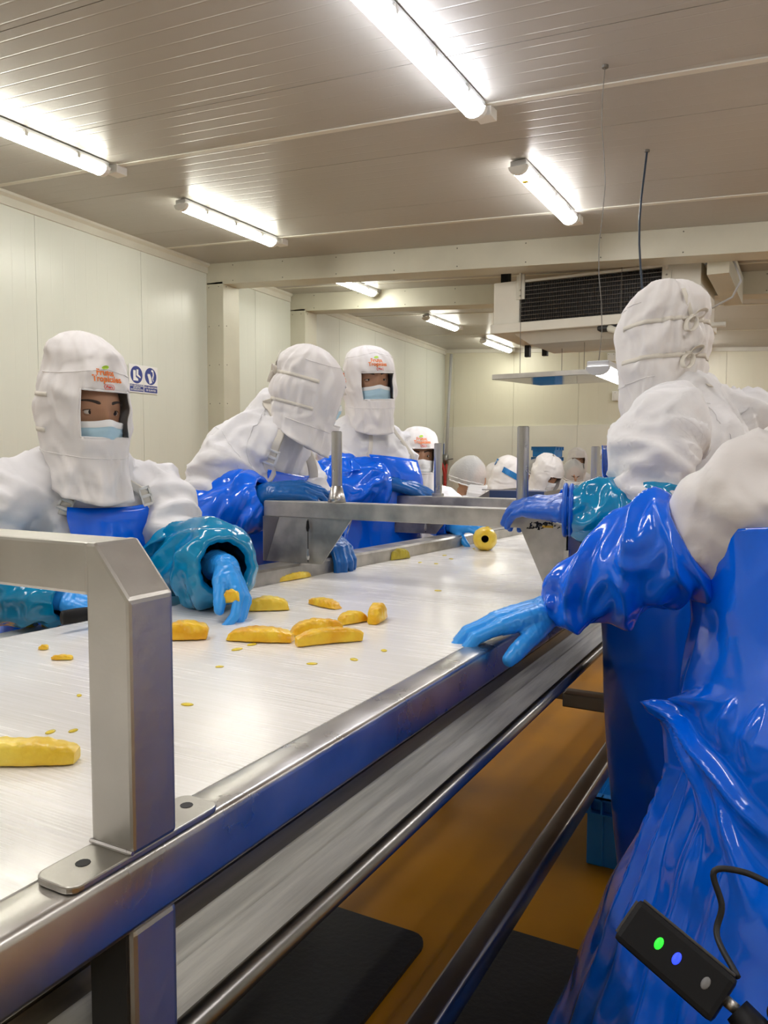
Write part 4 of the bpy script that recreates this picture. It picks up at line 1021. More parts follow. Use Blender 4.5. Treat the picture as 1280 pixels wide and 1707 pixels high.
def build_apron(par, J, m=None, top=0.62, hem_z=0.28, bib=0.55, wide=1.55, off=0.030, amp=0.010, seed=0, folds=None, flare=0.08, nt=110, ns=90, name='apron', hem_shift=None, jut=0.0):
    """vinyl apron: partial shell wrapped round the front of the torso, falling free below the hips"""
    S = torso_sections(J, off)
    base = S[0]; zlo = hem_z
    hs = Vector(hem_shift) if hem_shift is not None else V(0, 0, 0)
    low = []
    for u in (1.0, 0.75, 0.5, 0.25):
        low.append((V(base[0].x, base[0].y, base[0].z+(zlo-base[0].z)*u)+hs*u, base[1], base[2], base[3]+flare*u, base[4]+flare*0.7*u))
    S = low+S
    # arc-length parameter along the section centres
    L_ = [0]
    for a, c in zip(S[:-1], S[1:]): L_.append(L_[-1]+(c[0]-a[0]).length)
    Lpel = L_[4]; Ltop = L_[4+3]+(L_[4+5]-L_[4+3])*top
    rows = []
    for j in range(ns+1):
        l = Ltop*(1-j/ns)
        k = max(i for i in range(len(L_)-1) if L_[i] <= l+1e-9); u = (l-L_[k])/(L_[k+1]-L_[k]); u2 = u*u*(3-2*u)*0.5+u*0.5
        A, B = S[k], S[k+1]
        c = A[0].lerp(B[0], u); a = A[1].lerp(B[1], u).normalized(); f = A[2].lerp(B[2], u).normalized(); w = A[3]+(B[3]-A[3])*u2; d = A[4]+(B[4]-A[4])*u2
        v = (Ltop-l)/(Ltop-Lpel) if l > Lpel else 1.0
        ph = bib+(wide-bib)*min(1, max(0, (v-0.12))/0.55)**0.8 if v < 1 else wide
        row = []
        for i in range(nt+1):
            q = -ph+2*ph*i/nt
            e = 0.88; sn, cs = math.sin(q), math.cos(q)
            x = w*math.copysign(abs(sn)**e, sn); y = d*math.copysign(abs(cs)**e, cs)
            s_ = q*w*1.15; p2 = V(s_*4.5+seed*9.1, l*2.2, seed)
            dd = amp*(ridged(p2, 2)*0.8+0.6*mnoise.noise(V(s_*9, l*4, seed+3)))*(0.25+0.75*min(1, (Ltop-l)/0.25))
            if l < Lpel: dd += 0.020*math.sin(q*5+seed+1.3*mnoise.noise(V(q, l*2, seed)))*min(1, (Ltop-Lpel+ (Lpel-l))/0.6)*min(1, (Lpel-l)/0.3)
            if folds: dd += folds(s_, l-Lpel)
            g = math.hypot(x, y) or 1
            y += jut*max(0, 1-v)*g/math.hypot(x, y)
            row.append(c+a*(x*(1+dd/g))+f*(y*(1+dd/g)))
        rows.append(row)
    o = obj(name, MB().grid(rows), m or M_VINYL, par, smooth=True)
    sd = o.modifiers.new('s', 'SOLIDIFY'); sd.thickness = 0.0025; sd.offset = 1
    o['_top'] = 0; del o['_top']
    return o, rows

def strap(par, pts, w=0.011, m=None, ref=(0, 0, 1), name='apron_strap', buckle=None, on=None):
    path = smooth_path(pts, 26)
    if on: path = [p.lerp(q, 1.0) for p, q in zip(path, snap(path, on, 0.004))]; path = [path[0]]+[(path[i-1]+path[i]*2+path[i+1])/4 for i in range(1, 25)]+[path[-1]]
    b = MB(); b.tube(path, [(w, 0.0014)]*26, 8, ref=ref)
    o = obj(name, b, m or M_TIE, par, smooth=True)
    if buckle is not None:
        i = int(buckle*25); p = path[i]; d = (path[min(25, i+1)]-path[i-1]).normalized(); a = Vector(ref); a = (a-d*a.dot(d)).normalized(); n = a.cross(d)
        M = Matrix((a, d, n)).transposed().to_4x4(); M.translation = p
        bb = MB()
        for (x0, y0, x1, y1) in ((-w*1.25, -0.022, -w*0.9, 0.022), (w*0.9, -0.022, w*1.25, 0.022), (-w*1.25, -0.024, w*1.25, -0.018), (-w*1.25, 0.018, w*1.25, 0.024), (-w*1.25, -0.003, w*1.25, 0.004)):
            bb.box((x0, y0, -0.005), (x1, y1, 0.006), M)
        obj('buckle', bb, M_WHITEP, o)
    return o

# ------------------------------------------------------------------ the workers
def shoulders(J, wid=0.175, drop=0.07):
    fb = Vector(J['face_body']); up = (J['neck']-J['pelvis']).normalized(); fb = (fb-up*fb.dot(up)).normalized(); r = fb.cross(up)
    for s, k in (('R', 1), ('L', -1)):
        J.setdefault('sh'+s, J['neck']+r*(wid*k)-up*drop)
SL = [(0, 0.060), (0.06, 0.078), (0.3, 0.086), (0.6, 0.076), (0.85, 0.066), (0.95, 0.060), (1, 0.048)]

# --- worker 1: white hood with logo, cutting at the left edge of the belt
def worker1():
    p = empty('person', at(150, 1300, 1.95)*1.0, 'masked worker in white hood and blue apron nearest the sign wall, holding a pineapple piece', 'person', None)
    F = Frame(at(140, 684, 1.87), (0.98, -0.20, -0.10), (0.05, 0.0, 1.0))
    J = dict(neck=at(138, 775, 1.93), chest=at(160, 870, 1.95), face_body=(0.84, -0.54, 0), k=0.99)
    J['chest'] += V(-0.04, 0.025, 0); J['pelvis'] = V(J['chest'].x-0.10, J['chest'].y+0.05, 0.88); J['foot'] = V(J['pelvis'].x, J['pelvis'].y, 0)
    J['shR'] = at(20, 822, 1.80); J['shL'] = at(262, 815, 2.06)
    J['elR'] = at(-55, 965, 1.72); J['wrR'] = at(112, 998, 1.66)
    J['elL'] = at(303, 938, 1.93); J['wrL'] = at(378, 944, 1.69)
    build_body(p, J, F, fine_head=True); face_parts(p, F, J['k'], look=-0.12); face_mask(p, F, M_MASK, J['k'])
    co = build_coat(p, J, seed=1, arm_end=1.2, amp=0.009, hem=0.3); build_trousers(p, J)
    make_hood(p, F, crown=0.205, back=0.030, cw=0.90, drape=(0.28, -0.12, -1), k=0.90, seed=1, logo=(0.0, 0.092), bottom=-0.245, flare=1.0, puff=0.004, opening=(-0.064, 0.056, 0.63))
    o, rows = build_apron(p, J, top=0.78, bib=0.50, wide=1.5, off=0.036, seed=2, hem_z=0.35)
    nb = J['neck']-Vector(J['face_body'])*0.06+V(0, 0, 0.01)
    fb = Vector(J['face_body'])
    strap(p, [rows[0][4]+V(0, 0, -0.02)+fb*0.004, rows[0][4]+V(0, 0, 0.03)+fb*0.008, J['neck'].lerp(J['shL'], 0.35)+fb*0.09+V(0, 0, 0.0), J['neck'].lerp(J['shL'], 0.35)+V(0, 0, 0.045), nb], ref=(0.5, 0.8, 0), buckle=0.22, on=[co])
    strap(p, [rows[0][-5]+V(0, 0, -0.02)+fb*0.004, rows[0][-5]+V(0, 0, 0.03)+fb*0.008, J['neck'].lerp(J['shR'], 0.35)+fb*0.09+V(0, 0, 0.0), J['neck'].lerp(J['shR'], 0.35)+V(0, 0, 0.045), nb], ref=(0.5, 0.8, 0), buckle=0.22, w=0.013, on=[co])
    sleeve(p, [J['shL'].lerp(J['elL'], 0.72), J['elL'], J['elL'].lerp(J['wrL'], 0.55), J['wrL'].lerp(J['elL'], 0.02)], [(0, 0.062), (0.08, 0.080), (0.4, 0.092), (0.75, 0.088), (0.95, 0.080), (1, 0.066)], M_TEAL, seed=3, amp=0.020)
    sleeve(p, [J['shR'].lerp(J['elR'], 0.7), J['elR'], J['elR'].lerp(J['wrR'], 0.55), J['wrR']], SL, M_TEAL, seed=4, amp=0.014)
    hand(p, J['wrL'], (at(402, 992, 1.655)-J['wrL']), (0.66, 0.45, 0.55), -1, M_GLOVE, curls=[(30, 34, 24), (36, 38, 26), (42, 40, 28), (46, 42, 30)], spread=7, thumb_dir=(at(376, 1010, 1.60)-at(376, 975, 1.625)), arm=J['elL'], k=1.0, cuff=0.06, voxel=0.0026)
    hand(p, J['wrR'], (at(178, 1014, 1.66)-J['wrR']), (0.2, -0.3, 0.9), 1, M_GLOVE, curl=(55, 60, 60, 60), thumb=(25, 40), arm=J['elR'], k=0.95)
    return J
W1 = worker1()

# --- worker 2: leaning over, face turned away
def worker2():
    p = empty('person', at(390, 1250, 2.62), 'worker leaning over the belt with hood seen in profile and tied behind', 'person')
    F = Frame(at(512, 652, 2.44), (0.70, 0.68, -0.25), (0.22, 0.10, 1.0))
    J = dict(neck=at(464, 694, 2.50), chest=at(424, 768, 2.56), face_body=(0.80, 0.52, -0.2), k=0.96)
    J['pelvis'] = at(375, 985, 2.66); J['foot'] = V(J['pelvis'].x, J['pelvis'].y, 0)
    J['shR'] = at(386, 760, 2.40); J['shL'] = at(482, 775, 2.72)
    J['elR'] = at(338, 866, 2.36); J['wrR'] = at(452, 820, 2.27)
    J['elL'] = at(528, 868, 2.62); J['wrL'] = at(548, 896, 2.42)
    build_body(p, J, F); face_mask(p, F, M_MASK)
    co = build_coat(p, J, seed=5, arm_end=1.15, amp=0.010, arm_r=(0.088, 0.080, 0.072, 0.066), sh_r=0.085, hem=0.3, smooth=26); build_trousers(p, J)
    make_hood(p, F, k=0.93, crown=0.150, back=0.02, drape=(-0.22, -0.20, -1), seed=5, bow=[(PI*1.02, 0.032)], bottom=-0.20, flare=1.0)
    seam_on(co, [at(447, 655, 2.40), at(425, 700, 2.36), at(412, 745, 2.34), at(430, 800, 2.36)]); seam_on(co, [at(350, 700, 2.44), at(380, 735, 2.34), at(400, 790, 2.32)])
    o, rows = build_apron(p, J, top=0.05, bib=0.62, wide=1.6, off=0.040, seed=6, hem_z=0.35)
    fb = Vector(J['face_body']).normalized()
    nb = F.p(0, -0.115, -0.06)
    e = rows[0][-6]
    strap(p, [e+V(0, 0, -0.06)+fb*0.012-V(0.0, 0.012, 0), e+V(0, 0, 0.03)+fb*0.012-V(0, 0.01, 0), at(474, 735, 2.36), at(455, 690, 2.42), nb], w=0.019, ref=(0.85, 0.5, 0), buckle=0.28, on=[co])
    e = rows[0][6]
    strap(p, [e+V(0, 0, -0.05)+fb*0.012, e+V(0, 0, 0.03)+fb*0.012, J['neck'].lerp(J['shL'], 0.4)+fb*0.06, nb], w=0.016, ref=(0.85, 0.5, 0))
    sleeve(p, [J['shR'].lerp(J['elR'], 0.72), J['elR'], J['elR'].lerp(J['wrR'], 0.5), J['elR'].lerp(J['wrR'], 0.92)], [(0, 0.075), (0.08, 0.092), (0.35, 0.100), (0.7, 0.086), (0.92, 0.072), (1, 0.052)], M_VINYL, seed=7, amp=0.020)
    sleeve(p, [J['shL'].lerp(J['elL'], 0.6), J['elL'], J['wrL']], SL, M_VINYL_D, seed=8, amp=0.012, n=50)
    hand(p, J['wrR'], at(530, 815, 2.29)-J['wrR'], (0.1, -0.45, 0.9), 1, M_GLOVED, curl=(24, 22, 24, 26), spread=4, thumb=(30, 60), arm=J['elR'], k=1.08, cuff=0.09, voxel=0.004, wrist_r=0.036)
    hand(p, J['wrL'], at(588, 932, 2.30)-J['wrL'], (0.55, -0.3, 0.8), -1, M_GLOVED, curl=(30, 34, 36, 36), spread=6, thumb=(45, 50), arm=J['elL'], k=1.0, voxel=0.004)
worker2()

# --- worker 3: upright, looking at the camera
def worker3():
    p = empty('person', at(630, 1200, 3.3), 'masked worker with logo hood looking out, reaching for the cored pineapple', 'person')
    F = Frame(at(614, 634, 3.15), (0.77, -0.62, -0.06), (0.0, 0.0, 1.0))
    F = Frame(F.o, F.f, Vector((0, 0, 1))+F.r*0.05)
    J = dict(neck=at(618, 712, 3.22), chest=at(630, 790, 3.24), face_body=(0.88, -0.42, 0), k=1.0, hw=0.145)
    J['pelvis'] = V(J['chest'].x, J['chest'].y+0.02, 0.90); J['foot'] = V(J['pelvis'].x, J['pelvis'].y, 0)
    J['shR'] = at(564, 735, 3.13); J['shL'] = at(655, 748, 3.32)
    J['elR'] = at(572, 812, 3.06); J['wrR'] = at(655, 806, 3.10)
    J['elL'] = at(680, 845, 3.36); J['wrL'] = at(757, 878, 3.08)
    build_body(p, J, F, fine_head=True); face_parts(p, F, J['k'], look=-0.15, squint=0.5); face_mask(p, F, M_MASK, J['k'], top=-0.026)
    co = build_coat(p, J, seed=9, arm_end=1.1, arm_r=(0.085, 0.075, 0.068, 0.06), sh_r=0.085, hem=0.3); build_trousers(p, J)
    make_hood(p, F, crown=0.145, back=0.02, drape=(0.12, -0.08, -1), seed=9, logo=(-0.02, 0.068), k=0.95, bottom=-0.23, flare=0.95, opening=(-0.082, 0.028, 0.68))
    o, rows = build_apron(p, J, top=0.45, bib=0.72, wide=1.6, off=0.036, seed=10, hem_z=0.35)
    fb = Vector(J['face_body']); nb = J['neck']-fb*0.06+V(0, 0, 0.02)
    for e, s in ((rows[0][5], 'L'), (rows[0][-6], 'R')):
        strap(p, [e+V(0, 0, -0.035)+fb*0.006, e+V(0, 0, 0.02)+fb*0.006, J['neck'].lerp(J['sh'+s], 0.3)+fb*0.05+V(0, 0, 0.03), nb], w=0.009, ref=(0.5, 0.8, 0), on=[co])
    sleeve(p, [J['shR'].lerp(J['elR'], 0.45), J['elR'], J['elR'].lerp(J['wrR'], 0.5), J['elR'].lerp(J['wrR'], 0.92)], [(0, 0.080), (0.08, 0.100), (0.4, 0.105), (0.7, 0.09), (0.92, 0.075), (1, 0.055)], M_VINYL, seed=11, amp=0.020)
    sleeve(p, [J['shL'].lerp(J['elL'], 0.4), J['elL'], J['elL'].lerp(J['wrL'], 0.6), J['wrL']], [(0, 0.06), (0.1, 0.072), (0.5, 0.072), (0.9, 0.058), (1, 0.045)], M_SLEEVE, seed=12, amp=0.013, n=60)
    hand(p, J['wrR'], at(735, 824, 3.14)-J['wrR'], (0.1, -0.35, 0.9), 1, M_GLOVED, curl=(12, 12, 14, 16), spread=4, thumb=(30, 40), arm=J['elR'], k=1.15, cuff=0.08, voxel=0.0045, wrist_r=0.037)
    hand(p, J['wrL'], at(794, 876, 3.01)-J['wrL'], (0.2, -0.4, 0.85), -1, M_GLOVE, curl=(28, 30, 32, 34), spread=5, thumb=(40, 40), arm=J['elL'], k=1.0, voxel=0.0045)
worker3()

# --- standing worker on the right, back turned
def worker_r2():
    p = empty('person', at(1125, 1600, 1.9), 'tall worker with back turned, white hood tied with a bow behind', 'person')
    F = Frame(at(1104, 572, 1.97), (-0.70, 0.71, -0.10), (-0.03, 0.02, 1.0))
    J = dict(neck=at(1140, 668, 1.97), chest=at(1158, 770, 1.96), face_body=(-0.72, 0.69, 0.0), k=0.96, hw=0.175)
    J['pelvis'] = V(J['chest'].x+0.03, J['chest'].y, 0.97); J['foot'] = V(J['pelvis'].x, J['pelvis'].y, 0)
    J['shL'] = at(1100, 725, 1.74); J['shR'] = at(1222, 715, 2.06)
    J['elL'] = at(1085, 862, 1.70); J['wrL'] = at(938, 850, 1.75)
    J['elR'] = at(1080, 852, 2.12); J['wrR'] = at(938, 838, 2.02)
    build_body(p, J, F)
    co = build_coat(p, J, seed=13, arm_end=0.98, arm_r=(0.092, 0.088, 0.085, 0.082), sh_r=0.088, hem=0.12, amp=0.011, smooth=22); build_trousers(p, J)
    make_hood(p, F, crown=0.158, back=0.03, drape=(-0.05, -0.02, -1), k=0.93, seed=13, bow=[(PI*1.0, 0.035), (PI*1.0, -0.055)], bottom=-0.23, flare=0.95, logo=False, puff=0.004)
    seam_on(co, [at(1070, 690, 1.75), at(1110, 668, 1.78), at(1165, 680, 1.86), at(1195, 730, 1.86), at(1205, 800, 1.86)]); seam_on(co, [at(1105, 660, 1.84), at(1150, 690, 1.88), at(1215, 690, 1.95)])
    o, rows = build_apron(p, J, m=M_VINYL_D, top=0.60, bib=0.62, wide=3.0, off=0.062, seed=14, hem_z=0.12, flare=-0.02, jut=0.02, hem_shift=(0.06, 0.02, 0))
    fb = Vector(J['face_body']); nb = J['neck']-fb*0.06+V(0, 0, 0.02)
    for e, s in ((rows[0][5], 'L'), (rows[0][-6], 'R')):
        strap(p, [e+V(0, 0, -0.035)+fb*0.006, e+V(0, 0, 0.02)+fb*0.006, J['neck'].lerp(J['sh'+s], 0.3)+fb*0.05+V(0, 0, 0.04), nb], w=0.009, ref=(0.5, 0.8, 0), on=[co])
    sleeve(p, [J['shL'].lerp(J['elL'], 0.70), J['elL'].lerp(J['shL'], 0.1), J['elL'].lerp(J['wrL'], 0.25), J['elL'].lerp(J['wrL'], 0.6), J['elL'].lerp(J['wrL'], 0.93)], [(0, 0.080), (0.08, 0.084), (0.3, 0.072), (0.6, 0.064), (0.9, 0.060), (1, 0.052)], M_TEAL, seed=15, amp=0.014, n=84)
    sleeve(p, [J['shR'].lerp(J['elR'], 0.7), J['elR'], J['elR'].lerp(J['wrR'], 0.5), J['wrR']], [(0, 0.06), (0.5, 0.05), (0.9, 0.042), (1, 0.034)], M_SLEEVE, seed=16, amp=0.012, n=50)
    hand(p, J['wrL'], at(862, 838, 1.84)-J['wrL'], (-0.25, -0.25, 0.9), -1, M_GLOVER, curls=[(16, 24, 14), (18, 26, 14), (20, 26, 14), (22, 26, 14)], spread=2, thumb=(15, 45), arm=J['elL'], k=1.0, cuff=0.075, voxel=0.004, wrist_r=0.044)
    c = MB(); d = (J['elL']-J['wrL']).normalized()
    for k in (0.006, 0.019): c.tube([J['wrL']+d*k+(V(0, 0, 1)*math.cos(a)+d.cross(V(0, 0, 1)).normalized()*math.sin(a))*0.056 for a in np.linspace(0, 2*PI, 25)], 0.0055, 8, caps=False)
    obj('glove_cuff', c, M_GLOVER, p, smooth=True)
    hand(p, J['wrR'], at(888, 838, 1.98)-J['wrR'], (0, -0.2, 0.9), 1, M_GLOVER, curl=(25, 25, 25, 25), arm=J['elR'], voxel=0.006)
worker_r2()

# --- near worker at the right edge, hand on the rail
def worker_r1():
    p = empty('person', at(1290, 1500, 1.25), 'nearest worker at the right edge in shiny blue apron, light blue glove on the rail', 'person')
    F = Frame(at(1475, 590, 1.22), (-0.80, -0.55, -0.15), (0, 0, 1.0))
    J = dict(neck=at(1425, 715, 1.22), chest=at(1425, 905, 1.22), face_body=(-0.80, -0.55, 0), k=1.0, hw=0.19)
    J['pelvis'] = at(1372, 1195, 1.22); J['foot'] = V(J['pelvis'].x+0.02, J['pelvis'].y, 0)
    J['shR'] = at(1300, 812, 1.28); J['shL'] = at(1540, 800, 1.14)
    J['elR'] = at(1152, 902, 1.30); J['wrR'] = V(-0.420, 1.435, 1.052)
    J['elL'] = at(1600, 1010, 1.12); J['wrL'] = at(1600, 1200, 1.0)
    build_body(p, J, F, fine_head=False); face_mask(p, F, M_MASK); face_parts(p, F)
    build_coat(p, J, m=M_HOOD, seed=17, arm_end=1.12, arm_r=(0.098, 0.106, 0.072, 0.05), sh_r=0.088, hem=0.2, amp=0.009, smooth=20); build_trousers(p, J)
    make_hood(p, F, crown=0.15, back=0.02, seed=17, bottom=-0.24)
    def fl(s, l):
        # folds fanning out from a pinched point at the hip
        v = 0
        for (s0, l0, s1, l1, wd, am) in FOLDS:
            dx, dy = s1-s0, l1-l0; L2 = dx*dx+dy*dy; t = max(0, min(1, ((s-s0)*dx+(l-l0)*dy)/L2))
            d = math.hypot(s-(s0+dx*t), l-(l0+dy*t)); w2 = wd*(0.5+t)
            u_ = max(0, 1-sab(d/w2, 0.012)); v += am*u_*u_*(1-t)**0.7*1.35*(1 if s0 > 0.1 else min(1, (t+0.05)/0.4))
        return v
    FOLDS = [(0.12, 0.105, -0.22, -0.03, 0.030, 0.024), (0.12, 0.095, -0.06, -0.06, 0.028, 0.022), (0.0, 0.03, -0.16, -0.11, 0.024, 0.014), (0.11, 0.115, -0.02, 0.16, 0.024, 0.016), (-0.02, 0.165, -0.04, 0.085, 0.022, 0.012),
             (-0.07, 0.165, -0.10, 0.075, 0.022, 0.012), (-0.09, 0.235, -0.17, 0.18, 0.024, 0.014), (-0.09, 0.235, -0.24, 0.20, 0.024, 0.012), (0.12, 0.08, 0.13, -0.60, 0.034, 0.024), (0.09, 0.04, 0.05, -0.70, 0.034, 0.020),
             (0.0, -0.02, -0.04, -0.75, 0.034, 0.018), (-0.08, -0.08, -0.14, -0.75, 0.04, 0.018), (0.12, 0.105, 0.12, 0.11, 0.10, 0.022)]
    o, rows = build_apron(p, J, top=0.0, bib=1.75, wide=2.15, off=0.050, seed=18, hem_z=0.22, flare=0.20, folds=fl, amp=0.011, nt=260, ns=220, hem_shift=(-0.05, -0.02, 0))
    sleeve(p, [J['elR'].lerp(J['shR'], 0.05), J['elR'].lerp(J['wrR'], 0.15), J['elR'].lerp(J['wrR'], 0.45), J['elR'].lerp(J['wrR'], 0.7), J['elR'].lerp(J['wrR'], 0.93)], [(0, 0.080), (0.07, 0.098), (0.3, 0.088), (0.6, 0.068), (0.85, 0.058), (0.94, 0.056), (1, 0.046)], M_SLEEVE, seed=19, amp=0.021, n=100, seg=84)
    sleeve(p, [J['shL'].lerp(J['elL'], 0.8), J['elL'], J['wrL']], SL, M_SLEEVE, seed=20, amp=0.015, n=50)
    w = J['wrR']
    hand(p, w, V(-0.508, 1.366, 1.031)-w, (0.10, 0.05, 1.0), 1, M_GLOVE, curls=[(10, 30, 14), (10, 28, 14), (11, 28, 14), (12, 28, 14)], spread=2, thumb_dir=(-0.28, -0.80, -0.45), arm=J['elR'], k=1.18, cuff=0.07, voxel=0.0026, wrist_r=0.035)
    hand(p, J['wrL'], (-0.6, 0.1, -0.4), (-0.4, -0.5, 0.7), -1, M_GLOVE, curl=(30, 30, 30, 30), arm=J['elL'], voxel=0.005)
    return J, rows
R1, R1rows = worker_r1()

# --- workers further back
def auto_joints(o, f, lean, k=1.0, drop=0.165):
    fb = V(f[0], f[1], 0).normalized(); sp = (fb*math.sin(lean)+V(0, 0, math.cos(lean)))
    neck = o-V(0, 0, drop*k)-fb*0.03*k
    J = dict(neck=neck, chest=neck-sp*(0.21*k), pelvis=neck-sp*(0.50*k), face_body=tuple(fb), k=k, hw=0.16*k)
    J['pelvis'].z = max(J['pelvis'].z, 0.62); J['foot'] = V(J['pelvis'].x, J['pelvis'].y, 0)-fb*0.03
    shoulders(J)
    r = fb.cross(V(0, 0, 1))
    for s, q in (('R', 1), ('L', -1)):
        J['el'+s] = J['sh'+s]-V(0, 0, 0.25)+fb*0.05+r*(0.04*q); J['wr'+s] = J['el'+s]+fb*0.22-r*(0.06*q)+V(0, 0, 0.0)
    return J
M_NET = mat('white_hair_net', (0.80, 0.80, 0.78), 0.6, alpha=0.50, bump=0.4, bscale=90)
def hairnet(par, F, seed, puff=1.0, m=None):
    h = MB(); rows = []
    for j in range(9):
        ph = PI*0.60*j/8; rows.append([F.p(0.083*math.sin(ph)*math.sin(t), -0.012+(0.100)*math.sin(ph)*math.cos(t), 0.0+0.128*math.cos(ph)) for t in np.linspace(0, 2*PI, 25)[:-1]])
    h.grid(rows, closed=True); obj('hair', h, M_HAIR, par, smooth=True)
    n = MB(); rows = []
    for j in range(15):
        ph = PI*0.62*j/14
        row = []
        for t in np.linspace(0, 2*PI, 41)[:-1]:
            g = 1+0.05*mnoise.noise(V(math.sin(t)*2, math.cos(t)*2, ph*2+seed))+0.03*math.sin(t*14+seed)*max(0, ph-1)
            b = 1.0+0.16*puff*max(0, -math.cos(t))*math.sin(ph)**2
            if j == 14: g *= 0.95
            row.append(F.p(0.094*g*math.sin(ph)*math.sin(t), -0.012+0.112*g*b*math.sin(ph)*math.cos(t), 0.006+0.138*g*math.cos(ph)))
        rows.append(row)
    n.grid(rows, closed=True); o = obj('hair_net', n, m or M_NET, par, smooth=True)
    e = MB(); e.tube(rows[-1]+[rows[-1][0]], 0.005, 6, caps=False); e.tube([p+F.u*0.012 for p in rows[-2]]+[rows[-2][0]+F.u*0.012], 0.003, 6, caps=False); obj('elastic_band', e, M_MASKW, o, smooth=True)
def bg(px_, py_, d, f, label, kind, lean=0.5, tiltf=-0.2, seed=0, mask=M_MASKW, blue_band=False, eyes=True, k=1.0, coat=None, netm=None, hoodm=None):
    o = at(px_, py_, d); F = Frame(o, (f[0], f[1], tiltf), (0, 0, 1)); J = auto_joints(o, f, lean, k)
    p = empty('person', (J['pelvis'].x, J['pelvis'].y, 0), label, 'person')
    build_body(p, J, F, voxel=0.011); build_coat(p, J, m=coat, voxel=0.016, seed=seed, arm_end=1.7, hem=0.25); build_trousers(p, J)
    if eyes: face_parts(p, F)
    face_mask(p, F, mask)
    if kind == 'net': hairnet(p, F, seed, m=netm)
    else:
        h, Hd = make_hood(p, F, crown=0.15, back=0.02, seed=seed, fine=False, logo=False if kind == 'hood' else (0.0, 0.078), bottom=-0.24, opening=(-0.085, 0.04, 0.66), m=hoodm)
        if blue_band:
            rows = [[Hd.pt(th, hh, 0.006) for th in np.linspace(0.7, 2.0, 16)] for hh in (0.01, 0.05)]
            obj('blue_band', MB().grid(rows), mat('blue_band_cloth', (0.01, 0.17, 0.45), 0.6), h)
            rows = [[Hd.pt(th, hh, 0.006) for th in np.linspace(3.0, 4.2, 16)] for hh in (0.03, 0.08)]
            obj('blue_band', MB().grid(rows), MATS['blue_band_cloth'], h)
    for s, sd in (('R', 1), ('L', -1)):
        w = J['wr'+s]; hand(p, w, w-J['el'+s], (0, 0, 1), sd, M_GLOVE, curl=(25, 25, 25, 25), arm=J['el'+s], voxel=0.007)
    return p
CD = lambda px_: Vector((-0.477, 0.879, 0))
bg(696, 759, 4.05, (0.62, -0.78), 'masked worker peering out from behind the worker with the cored pineapple', 'logo', 0.25, -0.05, 21)
bg(784, 797, 5.0, (0.88, 0.10), 'worker in a clear hair net bent to the right, white mask', 'net', 0.55, -0.22, 22)
bg(846, 795, 5.6, (0.75, 0.30), 'hooded worker wearing a blue band, bent at the far table', 'hood', 0.55, -0.45, 23, blue_band=True, coat=M_HOOD)
bg(826, 798, 7.2, (0.6, -0.5), 'worker in a white hood half hidden behind the blue banded hood', 'hood', 0.4, -0.3, 24)
bg(911, 789, 6.0, (0.75, -0.35), 'hooded worker with head bowed in front of the blue crate stack', 'hood', 0.5, -0.55, 25)
bg(893, 788, 8.0, (0.6, 0.1), 'worker in a grey hair net just behind the bowed hood', 'net', 0.4, -0.4, 26)
bg(955, 792, 6.9, (0.45, -0.8), 'worker in a round hair net looking down, below the farthest face', 'net', 0.5, -0.35, 27)
bg(962, 768, 8.8, (0.35, -0.9), 'hooded worker standing farthest back, face to the photographer', 'hood', 0.1, -0.05, 28)
bg(1006, 791, 7.4, (0.60, -0.6), 'worker in a hair net and white mask right of the farther pole', 'net', 0.45, -0.3, 29)
bg(1003, 770, 9.6, (-0.6, 0.6), 'hooded worker at the back with the head turned away', 'hood', 0.1, -0.05, 30)
bg(1020, 772, 8.2, (0.8, 0.3), 'dark haired worker in a hair net beside the blue apron bib', 'net', 0.2, -0.2, 31, netm=mat('thin_hair_net', (0.7, 0.7, 0.7), 0.6, alpha=0.25))

# ------------------------------------------------------------------ fruit on the belt
def piece(cx, cy, px0, px1, w, h, label, seed, m=None, z=ZB, tilt=0.0, hold=None, bend=0.0, group=None):
    """a cut wedge of pineapple lying between two pixels of the belt"""
    a = onz(px0[0], px0[1], z) if hold is None else hold[0]; b = onz(px1[0], px1[1], z) if hold is None else hold[1]
    d = (b-a); L = d.length; d.normalize(); up = V(0, 0, 1); s = d.cross(up).normalized(); up = s.cross(d)
    rs = random.Random(seed); n, q = 30, 28; rows = []; sl0, sl1 = rs.uniform(-.3, .9), rs.uniform(-.9, .3)
    for i in range(n):
        t = i/(n-1); e = min(1, (t*n/2.0)**0.5*0.2+0.8, ((1-t)*n/2.0)**0.5*0.2+0.8)
        arch = (1-(2*t-1)**2)
        hh = h*(0.62+0.38*arch)*e; ww = w*(0.75+0.25*arch)*e
        c = a.lerp(b, t)+s*(bend*arch)
        row = []
        for k in range(q):
            an = 2*PI*k/q; x = math.cos(an); y = math.sin(an)
            x = math.copysign(abs(x)**0.38, x); y = math.copysign(abs(y)**0.42, y)
            yy = (y*0.5+0.5)*hh; xx = x*ww*0.5*(1.0-0.35*(y*0.5+0.5))
            p = c+s*xx+up*(yy+0.001)+d*(yy*(sl0*(1-t)**4+sl1*t**4))
            nz = mnoise.noise(V(p.x*60, p.y*60, p.z*60)+V(seed, 0, 0))*0.0018+0.0022*abs(math.sin(t*L/0.016*PI+k*0.5))*(1 if y > 0.3 else 0.2)
            row.append(p+(s*x+up*max(y, -0.1))*nz)
        rows.append(row)
    mb = MB().grid(rows, closed=True); mb.add(rows[0], [tuple(range(q))[::-1]]); mb.add(rows[-1], [tuple(range(q))])
    o = obj('pineapple_piece', mb, m or M_PINE, None, smooth=True, sharp=1.1); tag(o, label, 'fruit', group); return o
piece(0, 0, (-70, 1272), (128, 1270), 0.040, 0.024, 'long pale pineapple spear lying alone, cut by the photo edge', 1, M_PINEP)
